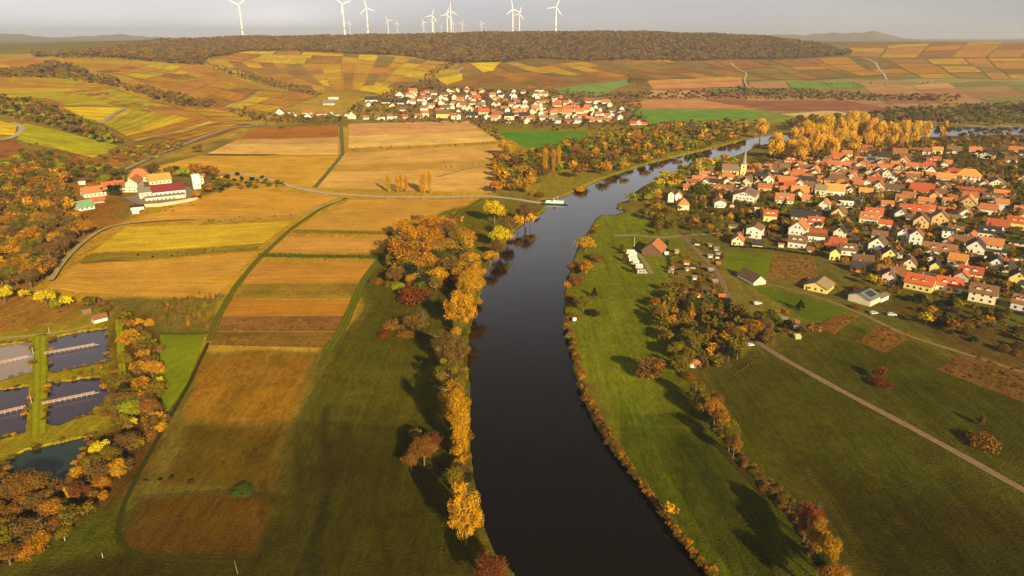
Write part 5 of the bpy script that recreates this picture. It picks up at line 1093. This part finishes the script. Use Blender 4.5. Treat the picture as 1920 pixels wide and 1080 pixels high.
# ------------------------------------------------------------------ caravans and cars
def caravan_parts(t, c, lng, motor):
    m = MB().prism([(-lng/2, .45), (lng/2 * (1.0 if not motor else .75), .45), (lng/2 * (1.05 if not motor else .98), 1.1 if not motor else .8), (lng/2 * (.95 if not motor else .7), 2.6), (-lng/2 * .95, 2.65), (-lng/2 * 1.03, 1.4)], -1.1, 1.1)
    b = obj('body', m.mesh('body', M_PAINT), t, c)
    obj('window', MB().box(-lng * .3, -lng * .08, -1.13, 1.13, 1.4, 1.95).box(lng * .05, lng * .28, -1.13, 1.13, 1.4, 1.95).mesh('window', M_GLASS), b, (.03, .035, .045))
    obj('stripe', MB().box(-lng * .46, lng * .44, -1.12, 1.12, .95, 1.08).mesh('stripe', M_PAINT), b, (.25, .2, .2))
    for x in ((0,) if not motor else (-lng * .28, lng * .28)):
        for s in (-1, 1): obj('wheel', MB().tube((x, s * .95, .33), (x, s * 1.14, .33), .33, .33, 12).mesh('wheel', M_PAINT), t, (.02, .02, .02))
    if not motor: obj('drawbar', MB().box(lng / 2, lng / 2 + 1.1, -.06, .06, .45, .55).mesh('drawbar', M_PAINT), t, (.2, .2, .2))
    else: obj('cab', MB().prism([(lng*.36, .4), (lng*.58, .4), (lng*.57, .95), (lng*.46, 1.2), (lng*.40, 1.75), (lng*.36, 1.75)], -.95, .95).mesh('cab', M_PAINT), t, c)
for x, y, lng, c, motor, lb in [(1183,476,6.4,(.8,.77,.68),True,'large white motorhome at the barn end of the caravan row'),(1186,484,5.2,(.8,.78,.7),False,'white caravan second from the barn in the row'),
    (1188,491,5.8,(.8,.76,.66),True,'white caravan third from the barn, the longest of the middle ones'),(1191,497,4.4,(.78,.75,.66),False,'small white caravan fourth from the barn'),
    (1197,503,4.8,(.8,.76,.7),False,'white caravan fifth from the barn, partly behind the purple tree'),(1203,513,5.6,(.34,.36,.38),True,'grey camper van at the meadow end of the caravan row')]:
    X, Y, Z = px(x, y); t = empty('camper' if motor else 'caravan', (X, Y, 0), math.radians(rnd.uniform(-8, 4))); tag(t, lb, 'caravan', 'caravans parked beside the barn'); caravan_parts(t, c, lng, motor)
def car(x, y, c, lb, rot=0):
    X, Y, Z = px(x, y); t = empty('parked_car', (X, Y, Z + .14), rot); tag(t, lb, 'car', 'cars parked in the village')
    b = obj('body', MB().prism([(-2.1,.3),(2.1,.3),(2.15,.75),(1.1,.95),(.4,1.42),(-1.3,1.45),(-2.05,.95)], -.86, .86).mesh('body', M_PAINT), t, c)
    obj('side_window', MB().prism([(-1.35,.98),(.85,.98),(.32,1.36),(-1.2,1.39)], -.88, .88).mesh('side_window', M_GLASS), b, (.03, .03, .04))
    for xx in (-1.3, 1.3):
        for s in (-1, 1): obj('wheel', MB().tube((xx, s * .72, .3), (xx, s * .9, .3), .31, .31, 10).mesh('wheel', M_PAINT), t, (.02, .02, .02))
for q in [(1429,423,(.8,.8,.8),'white car parked on the track below the yellow house',.1),(1576,412,(.5,.5,.52),'silver car on the yard beside the yellow gabled house',0),(1568,423,(.75,.73,.7),'pale car on the yard below the yellow gabled house',.2),
          (1588,402,(.06,.06,.07),'black car in the shaded street by the white garden wall',1.4),(1581,427,(.5,.08,.05),'red car beside the street next to the pale car',.1),(1616,462,(.75,.75,.75),'white car in the shade near the brown-roofed white house',.2),
          (1705,432,(.3,.32,.35),'grey car on the street below the tan gabled barns',0),(1740,436,(.1,.18,.2),'dark green car on the street near the crossing',0),(1755,432,(.08,.1,.3),'blue car on the street behind the green one',.1),
          (1834,391,(.78,.78,.75),'white van-like car beside the long orange-roofed white house',0),(1875,395,(.4,.4,.42),'grey car on the street at the upper end of the village',.3),(1420,571,(.75,.75,.72),'white car parked beside the dark yard near the dirt road',.3),
          (1638,589,(.5,.5,.52),'silver car standing in the gardens before the wide beige shed',.3),(1672,592,(.55,.55,.6),'pale car on the grass right of the silver one before the gardens',-.2),(1404,649,(.7,.7,.7),'white car under the orchard trees at the dirt road',.2)]:
    car(*q)
# ------------------------------------------------------------------ jetties, poles, posts, signs
for a, b, lb in [((84,664),(186,646),'white railed jetty crossing the upper right fish pond'),((80,758),(186,736),'white railed jetty crossing the lower right fish pond'),
                 ((-60,695),(62,668),'white railed jetty on the pale muddy pond'),((-60,790),(57,762),'white railed jetty on the dark pond at the left edge')]:
    p = np.array(px(*a)[:2]); q = np.array(px(*b)[:2]); d = q - p; L = np.linalg.norm(d); t = empty('jetty', (p[0], p[1], 0), math.atan2(d[1], d[0])); tag(t, lb, 'jetty', 'jetties on the fish ponds')
    obj('walkway', MB().box(0, L, -.3, .3, .12, .2).mesh('walkway', M_WOOD), t, (.5, .42, .34))
    for s in (-1, 1):
        m = MB().box(0, L * .93, s * .3 - .03, s * .3 + .03, .95, 1.02).box(0, L * .93, s * .3 - .02, s * .3 + .02, .55, .6)
        for i in range(int(L / 1.8)): m.tube((i * 1.8, s * .3, -1.6), (i * 1.8, s * .3, 1.0), .04, .04, 4)
        obj('railing', m.mesh('railing', M_PAINT), t, (.72, .62, .55) if s < 0 else (.5, .16, .1))
def pole(x, y, h, lb, c=(.42,.36,.27), r=.11, lean=0, name='wooden_pole', cat='pole', arm=False):
    X, Y, Z = px(x, y); t = obj(name, MB().tube((0, 0, -.2), (lean * h, 0, h), r, r * .7, 7).mesh(name, M_PAINT), None, c, (X, Y, Z)); tag(t, lb, cat)
    if arm: obj('crossarm', MB().box(-.9, .9, -.06, .06, h - .5, h - .35).mesh('crossarm', M_WOOD), t, c)
pole(446, 1076, 4.2, 'grey wooden pole leaning in the dark meadow near the bottom edge', (.26,.23,.18), .08, lean=-.08)
pole(193, 1046, 1.6, 'short white marker post in the grass left of the lower field', (.7,.68,.6), .07, name='marker_post', cat='post')
pole(122, 1014, 1.4, 'short white marker post by the corner wood', (.7,.68,.6), .07, name='marker_post', cat='post')
pole(93, 625, 3.2, 'white lamp post on the path above the dark fish pond', (.75,.72,.66), .07, name='lamp_post', cat='post')
pole(63, 664, 3.4, 'white post at the landward end of the muddy pond jetty', (.75,.72,.66), .07, name='lamp_post', cat='post')
pole(60, 757, 3.4, 'white post at the landward end of the left dark pond jetty', (.75,.72,.66), .07, name='lamp_post', cat='post')
pole(1392, 447, 7, 'tall pale pole beside the white shed on the meadow edge', (.7,.66,.6), .1, name='street_lamp', cat='pole')
pole(1311, 333, 15, 'tall pale flagpole at the river end of the village', (.75,.72,.66), .16, name='flagpole', cat='pole')
pole(1609, 470, 6, 'street lamp at the village crossing', (.6,.56,.5), .09, name='street_lamp', cat='pole')
pole(1649, 496, 6, 'street lamp beside the yellow gabled house', (.6,.56,.5), .09, name='street_lamp', cat='pole')
pole(345, 430, 7, 'wooden pole beside the track to the winery', (.5,.42,.3), .12, arm=True) if False else None
for x, y, hh in ((1189,463,7),): pole(x, y, hh, 'white flagpole by the barn at the caravan row', (.78,.74,.7), .12, name='flagpole', cat='pole')
X, Y, Z = px(1077, 607); t = empty('river_sign', (X, Y, 0), .2); tag(t, 'white square river sign on a post at the east bank', 'sign')
obj('board', MB().box(-.9, .9, -.05, .05, 1.6, 3.2).mesh('board', M_PAINT), t, (.8, .78, .76)); obj('post', MB().tube((0, .1, 0), (0, .1, 3), .08, .08, 6).mesh('post', M_PAINT), t, (.5, .5, .5))
X, Y, Z = px(876, 1005); tag(obj('marker_stone', MB().tube((0, 0, 0), (0, 0, .7), .5, .35, 7).mesh('marker_stone', M_WALL), None, (.75,.68,.5), (X, Y, 0)), 'small pale stone in the shade beside the golden riverside willow', 'stone')
X, Y, Z = px(1497, 636); t = empty('log_pile', (X, Y, 0), .1); tag(t, 'low pile of pale cut logs at the edge of the dark meadow', 'log pile')
for k in range(24):
    row = [0]*8 + [1]*7 + [2]*5 + [3]*4; i = row[k]; j = k - row.index(i)
    obj('log', MB().tube((-1.5 + (k % 3) * .15, j * .5 + i * .25, .22 + i * .42), (1.3 + (k % 4) * .15, j * .5 + i * .25, .22 + i * .42), .24, .22, 7).mesh('log', M_BARK), t, (.55, .42, .22))
# hedges between the fields
def hedge(pts, wd, h, c, lb, n):
    W = np.array([px(*p) for p in pts]); R_ = resample(W, n); r = np.random.RandomState(n); Vs, Fs, Cs_ = [], [], []; b = 0
    for k in range(n):
        V_, F_, c_ = LOW['bush'][r.randint(4)]; s = np.array([wd * r.uniform(.7, 1.2), wd * r.uniform(.7, 1.2), h * r.uniform(.6, 1.2)])
        Vs.append(V_ * s + R_[k] - W[0] + np.array([r.uniform(-.6, .6), r.uniform(-.6, .6), h * .7])); Fs.append(F_ + b); b += len(V_); Cs_.append(c_)
    o = obj('hedge', mesh_data('hedge', np.concatenate(Vs), np.concatenate(Fs), M_LEAF, np.concatenate(Cs_)), None, c, tuple(W[0])); return tag(o, lb, 'hedge', 'hedges between the fields')
hedge([(553,436),(640,437),(735,440)], 2.0, 2.2, TC['olive'], 'dark olive hedge between the two upper strip fields west of the grove', 58)
hedge([(490,481),(600,483),(712,484)], 2.0, 2.3, TC['green'], 'dark green hedge along the strip fields just west of the tall grove', 60)
hedge([(1372,462),(1450,468),(1530,480)], 1.1, 1.3, TC['dark'], 'clipped dark hedge with posts behind the small green field at the village edge', 50)
hedge([(1250,452),(1252,480),(1256,500)], .8, 1.2, TC['dark'], 'low dark hedge beside the allotments', 24)
hedge([(1380,700),(1425,672),(1330,704),(1322,712)][:2], .6, .5, TC['brown'], 'thin dry hedge line at the meadow edge below the orchard', 20)
# ------------------------------------------------------------------ garden greenery between the houses
def nearhouse(X, Y):
    d = np.full(X.shape, 1e9)
    for x, y, s in HXY: d = np.minimum(d, np.hypot(X - x, Y - y) - s * .55)
    return d < 1.2
fill([(1260,395),(1300,335),(1450,300),(1640,278),(1900,284),(2000,300),(2000,640),(1900,560),(1780,560),(1640,540),(1600,500),(1440,455),(1300,440)], 6.0, (1.8,6.6),
     ['olive','brown','dark','rust','amber','green','olive','gold','brown'], ('bush','round','round','cone'), 'in the village', 61, keep=.9, avoid=nearhouse)
fill([(650,205),(745,165),(860,165),(1040,170),(1200,182),(1215,236),(1000,234),(780,232),(650,226)], 9.5, (3,7), ['olive','brown','dark','rust','olive'], ('bush','round'), 'below the far village', 62, keep=.6, avoid=nearhouse)
fill([(1740,268),(2000,270),(2000,284),(1740,284)], 10, (2,5), ['rust','red','olive','brown'], ('bush',), 'in the village', 63, keep=.6, avoid=nearhouse)

# ------------------------------------------------------------------ labels that single things out
LAND = [  # name, photo pixel, short phrase
    ('spired yellow church', 1394, 320), ('timber barn', 1226, 465), ('tan gabled barn', 1759, 415), ('long dark-roofed house', 1511, 405), ('huge white gabled house', 1495, 440),
    ('orange walled house', 1608, 500), ('wide beige shed', 1618, 560), ('big hipped orange roof', 1815, 330), ('long red-roofed house', 1726, 355), ('maroon-roofed twin house', 1872, 425),
    ('chalet with dark roof', 1826, 465), ('double red-roofed house', 1632, 405), ('solar-roofed hall', 1397, 372), ('white church', 1014, 205), ('open-field poplars', 770, 345),
    ('ferry landing', 1030, 382), ('caravans', 1190, 492), ('winery', 300, 350), ('fish ponds', 140, 690), ('white stilted hut', 187, 595), ('tall grove', 790, 480), ('golden columnar poplar', 865, 810),
    ('river sign', 1077, 605), ('log pile', 1497, 634), ('dirt road fork', 1357, 525), ('orange-roofed garden hut', 1300, 682), ('lower brown field', 360, 985), ('twin white gabled houses', 1704, 440),
    ('green lawn field', 1400, 490), ('white winery tower', 366, 345), ('lone red bush', 1650, 700), ('golden stand end', 1740, 250), ('village flagpole', 1311, 325), ('striped green field', 1020, 262),
    ('muddy pond', 20, 680), ('green pond', 90, 865)]
LW = [(nm, px(x, y), x, y) for nm, x, y in LAND]
ORD = ['closest', 'second closest', 'third closest', 'fourth closest', 'fifth closest', 'sixth closest', 'seventh closest', 'eighth closest', 'ninth closest', 'tenth closest', 'eleventh closest', 'twelfth closest']
def single_out(items, own=()):
    """items: (object, description, X, Y). Adds which of its look-alikes it is, counted from the nearest thing one can find"""
    buckets = {}
    for o, desc, X, Y in items:
        c = sorted((math.hypot(X - q[1][0], Y - q[1][1]), i) for i, q in enumerate(LW))
        d, i = c[0]; L = LW[i]
        dX, dY = X - L[1][0], Y - L[1][1]
        side = ('beyond' if dY > 0 else 'in front of') if abs(dY) > abs(dX) else ('right of' if dX > 0 else 'left of')
        buckets.setdefault((desc, i, side), []).append((d, o))
    for (desc, i, side), v in buckets.items():
        v.sort(key=lambda a: a[0])
        for k, (d, o) in enumerate(v):
            nm = LW[i][0]
            if len(v) == 1: lb = f'{desc}, {side} the {nm}'
            elif k < len(ORD): lb = f'{desc}, {ORD[k]} {side} the {nm}'
            else: lb = f'{desc}, {k + 1}th closest {side} the {nm}'
            o['label'] = lb
items = []
for t, h in HT:
    cat = h['cat']; grp = None
    if h['label']: lb = h['label']; tag(t, lb, cat)
    else:
        sz = max(h['L'], h['W']); s = 'small' if sz < 9.5 else ('long' if sz > 17 else ('large' if sz > 13.5 else 'mid-sized'))
        if cat == 'house': desc = f"{s} {WN[h['wc']]} house with {RN[h['rc']]} roof"
        else: desc = f"{s if cat == 'outbuilding' else ''} {WN[h['wc']]} {cat} with {RN[h['rc']]} roof"
        tag(t, None, cat); items.append((t, desc.strip(), h['x'], h['y']))
        t['group'] = 'houses of the ' + h['area'] if cat == 'house' else 'huts and sheds in the gardens'
single_out(items)

# ------------------------------------------------------------------ the trees: the ones that show largest stand alone, the rest are one mass
for t in TREES: t['s'] = t['h'] / math.hypot(t['y'], CH) if t['k'] != 'bush' else t['r'] * 1.3 / math.hypot(t['y'], CH)
def inview(t):
    x, y = project(t['x'], t['y'], t['z'] + t['h'] * .6); return -12 < x < 1932 and 0 < y < 1100
trees = sorted([t for t in TREES if t['k'] != 'bush'], key=lambda t: -t['s']); bushes = sorted([t for t in TREES if t['k'] == 'bush'], key=lambda t: -t['s'])
vis = [t for t in trees if inview(t)]; visb = [t for t in bushes if inview(t)]
soloT = vis[:288]; soloB = visb[:150]; ids = {id(t) for t in soloT + soloB}
CN = dict(straw='pale gold', gold='golden', yellow='bright yellow', lime='yellow-green', green='green', dark='dark green', orange='orange', rust='rust brown', red='dull red', brown='brown', olive='olive', amber='amber', mauve='purple-brown')
KN = dict(round='round-crowned tree', willow='spreading tree', tall='tall narrow tree', column='columnar poplar', cone='conical fir', bush='bush')
NM = dict(round='broadleaf_tree', willow='willow_tree', tall='tall_tree', column='poplar_tree', cone='fir_tree', bush='bush')
GR_ = {}
items = []
def jcol(c, r=.13):
    b = rnd.uniform(1 - r, 1 + r); return [v * b * rnd.uniform(.94, 1.06) for v in TC[c]]
for t in soloT + soloB:
    big = t['s'] > .045; kd = t['k']; V_ = NEAR if big else MID; q = rnd.randrange(3)
    rz = rnd.uniform(0, 6.28); h, r = t['h'], t['r']
    if kd == 'bush':
        o = obj('bush', V_[kd, q], None, jcol(t['c']), (t['x'], t['y'], t['z'] + h * .42), (0, 0, rz), (r, r * rnd.uniform(.85, 1.1), h * .62))
    else:
        o = empty(NM[kd], (t['x'], t['y'], t['z']), rz)
        ch = h * (.94 if kd in ('column', 'cone') else .90 if kd in ('willow', 'tall') else .86)
        obj('trunk', TRUNKS[kd][q % 2], o, (.16, .11, .07), (0, 0, -.2), None, (r * .9 if kd != 'column' else r, r * .9, h))
        obj('crown', V_[kd, q], o, jcol(t['c']), (0, 0, h - ch / 2), None, (r * 1.02, r * rnd.uniform(.88, 1.08), ch / 2))
    tag(o, None, 'bush' if kd == 'bush' else 'tree', ('bushes ' if kd == 'bush' else 'trees ') + t['a'])
    sz = 'large ' if t['h'] > 13 else ('small ' if t['h'] < 6 else '')
    items.append((o, f"{sz if kd != 'bush' else ''}{CN[t['c']]} {KN[kd]}", t['x'], t['y']))
single_out(items)
def merge(lst, lib, name, label, cat, trunks=True):
    Vs, Fs, Cs_ = [], [], []; b = 0; r = np.random.RandomState(len(lst))
    for t in lst:
        v = lib[t['k']]; V_, F_, c_ = v[r.randint(len(v))]; a = r.uniform(0, 6.28); ca, sa = math.cos(a), math.sin(a)
        h, rr_ = t['h'], t['r']; ch = h * (.62 if t['k'] == 'bush' else .45); zc = h * (.42 if t['k'] == 'bush' else .56)
        P_ = np.stack([(V_[:, 0] * ca - V_[:, 1] * sa) * rr_ + t['x'], (V_[:, 0] * sa + V_[:, 1] * ca) * rr_ + t['y'], V_[:, 2] * ch + zc + t['z']], 1)
        Vs.append(P_); Fs.append(F_ + b); b += len(P_); Cs_.append(c_ * np.array(TC[t['c']]) * r.uniform(.72, 1.25))
        if trunks and t['k'] != 'bush' and h > 4:
            w_ = .02 * h; x, y, z = t['x'], t['y'], t['z']
            Vs.append(np.array([(x - w_, y, z - .2), (x + w_, y, z - .2), (x + w_, y, z + h * .6), (x - w_, y, z + h * .6), (x, y - w_, z - .2), (x, y + w_, z - .2), (x, y + w_, z + h * .6), (x, y - w_, z + h * .6)]))
            Fs.append(np.array([[0, 1, 2, 3], [4, 5, 6, 7]]) + b); b += 8; Cs_.append(np.array([[.14, .1, .07]] * 2))
    o = obj(name, mesh_data(name, np.concatenate(Vs), np.concatenate(Fs), M_LEAF, np.concatenate(Cs_)), None, (1, 1, 1)); return tag(o, label, cat, kind='stuff')
restT = [t for t in trees if id(t) not in ids]; restB = [t for t in bushes if id(t) not in ids]
ntr = [t for t in restT + restB if t['y'] < 800]; ftr = [t for t in restT + restB if t['y'] >= 800]
merge(ntr, LOW, 'undergrowth', 'mixed small olive, brown and rust trees and bushes filling gardens, belts and strips', 'woodland')
merge(ftr, TINY, 'distant_woodland', 'belts of brown and olive trees in the gullies and far river flats', 'woodland', False)
# the forest on the ridge
FR = [(60,101),(140,106),(250,113),(350,121),(384,124),(388,110),(460,97),(560,97),(640,100),(760,106),(860,120),(880,118),(1000,110),(1200,114),(1330,115),(1480,113),(1592,106)]
fw = [px(*p) for p in FR]; back = [((x - 960) / FPX * q * cp, q) for x, q in ((1600, 2780), (1560, 2900), (1480, 3080), (1400, 3300), (1100, 3350), (800, 3350), (600, 3350), (447, 3300), (300, 3050), (200, 2750), (120, 2450), (60, 2150))]
TREES = []
P_ = [q[:2] for q in fw] + back; r = np.random.RandomState(9)
X, Y = np.meshgrid(np.arange(-2700, 1800, 13.), np.arange(1500, 3400, 13.)); X = X.ravel() + r.uniform(-6, 6, X.size); Y = Y.ravel() + r.uniform(-6, 6, Y.size)
ok = inpoly(X, Y, P_) & (np.abs(X / Y) < 1.0); X, Y = X[ok], Y[ok]; Z = hz(X, Y)
ph = np.sin(X / 90 + Y / 70) + np.sin(X / 41 - Y / 63)
pal = ['brown','brown','mauve','olive','rust','brown','olive','brown','mauve','brown']
FT = [dict(x=a, y=b, z=float(c) - .5, h=r.uniform(8, 19) + 1.6 * p, r=r.uniform(6.5, 9), c=pal[min(9, int(abs(p) * 2 + r.rand() * 6))], k='round') for a, b, c, p in zip(X, Y, Z, ph)]
print('forest', len(FT), 'near rest', len(ntr), 'far rest', len(ftr), 'trees', len(trees), 'houses', len(allh))
merge(FT, TINY, 'forest', 'brown autumn forest covering the ridge below the wind turbines', 'forest', False)

# ------------------------------------------------------------------ haze
m = bpy.data.materials.new('haze'); m.use_nodes = True; t = m.node_tree; t.nodes.clear()
o_ = t.nodes.new('ShaderNodeOutputMaterial'); pv = t.nodes.new('ShaderNodeVolumePrincipled')
pv.inputs['Color'].default_value = (.80, .84, .94, 1); pv.inputs['Density'].default_value = 7.5e-5; pv.inputs['Anisotropy'].default_value = .2
t.links.new(pv.outputs[0], o_.inputs['Volume'])
hzm = MB().box(-24000, 24000, -600, 20800, -4.2, 360).mesh('haze', m)
tag(obj('haze', hzm), 'pale autumn haze over the whole valley', 'haze', kind='stuff')
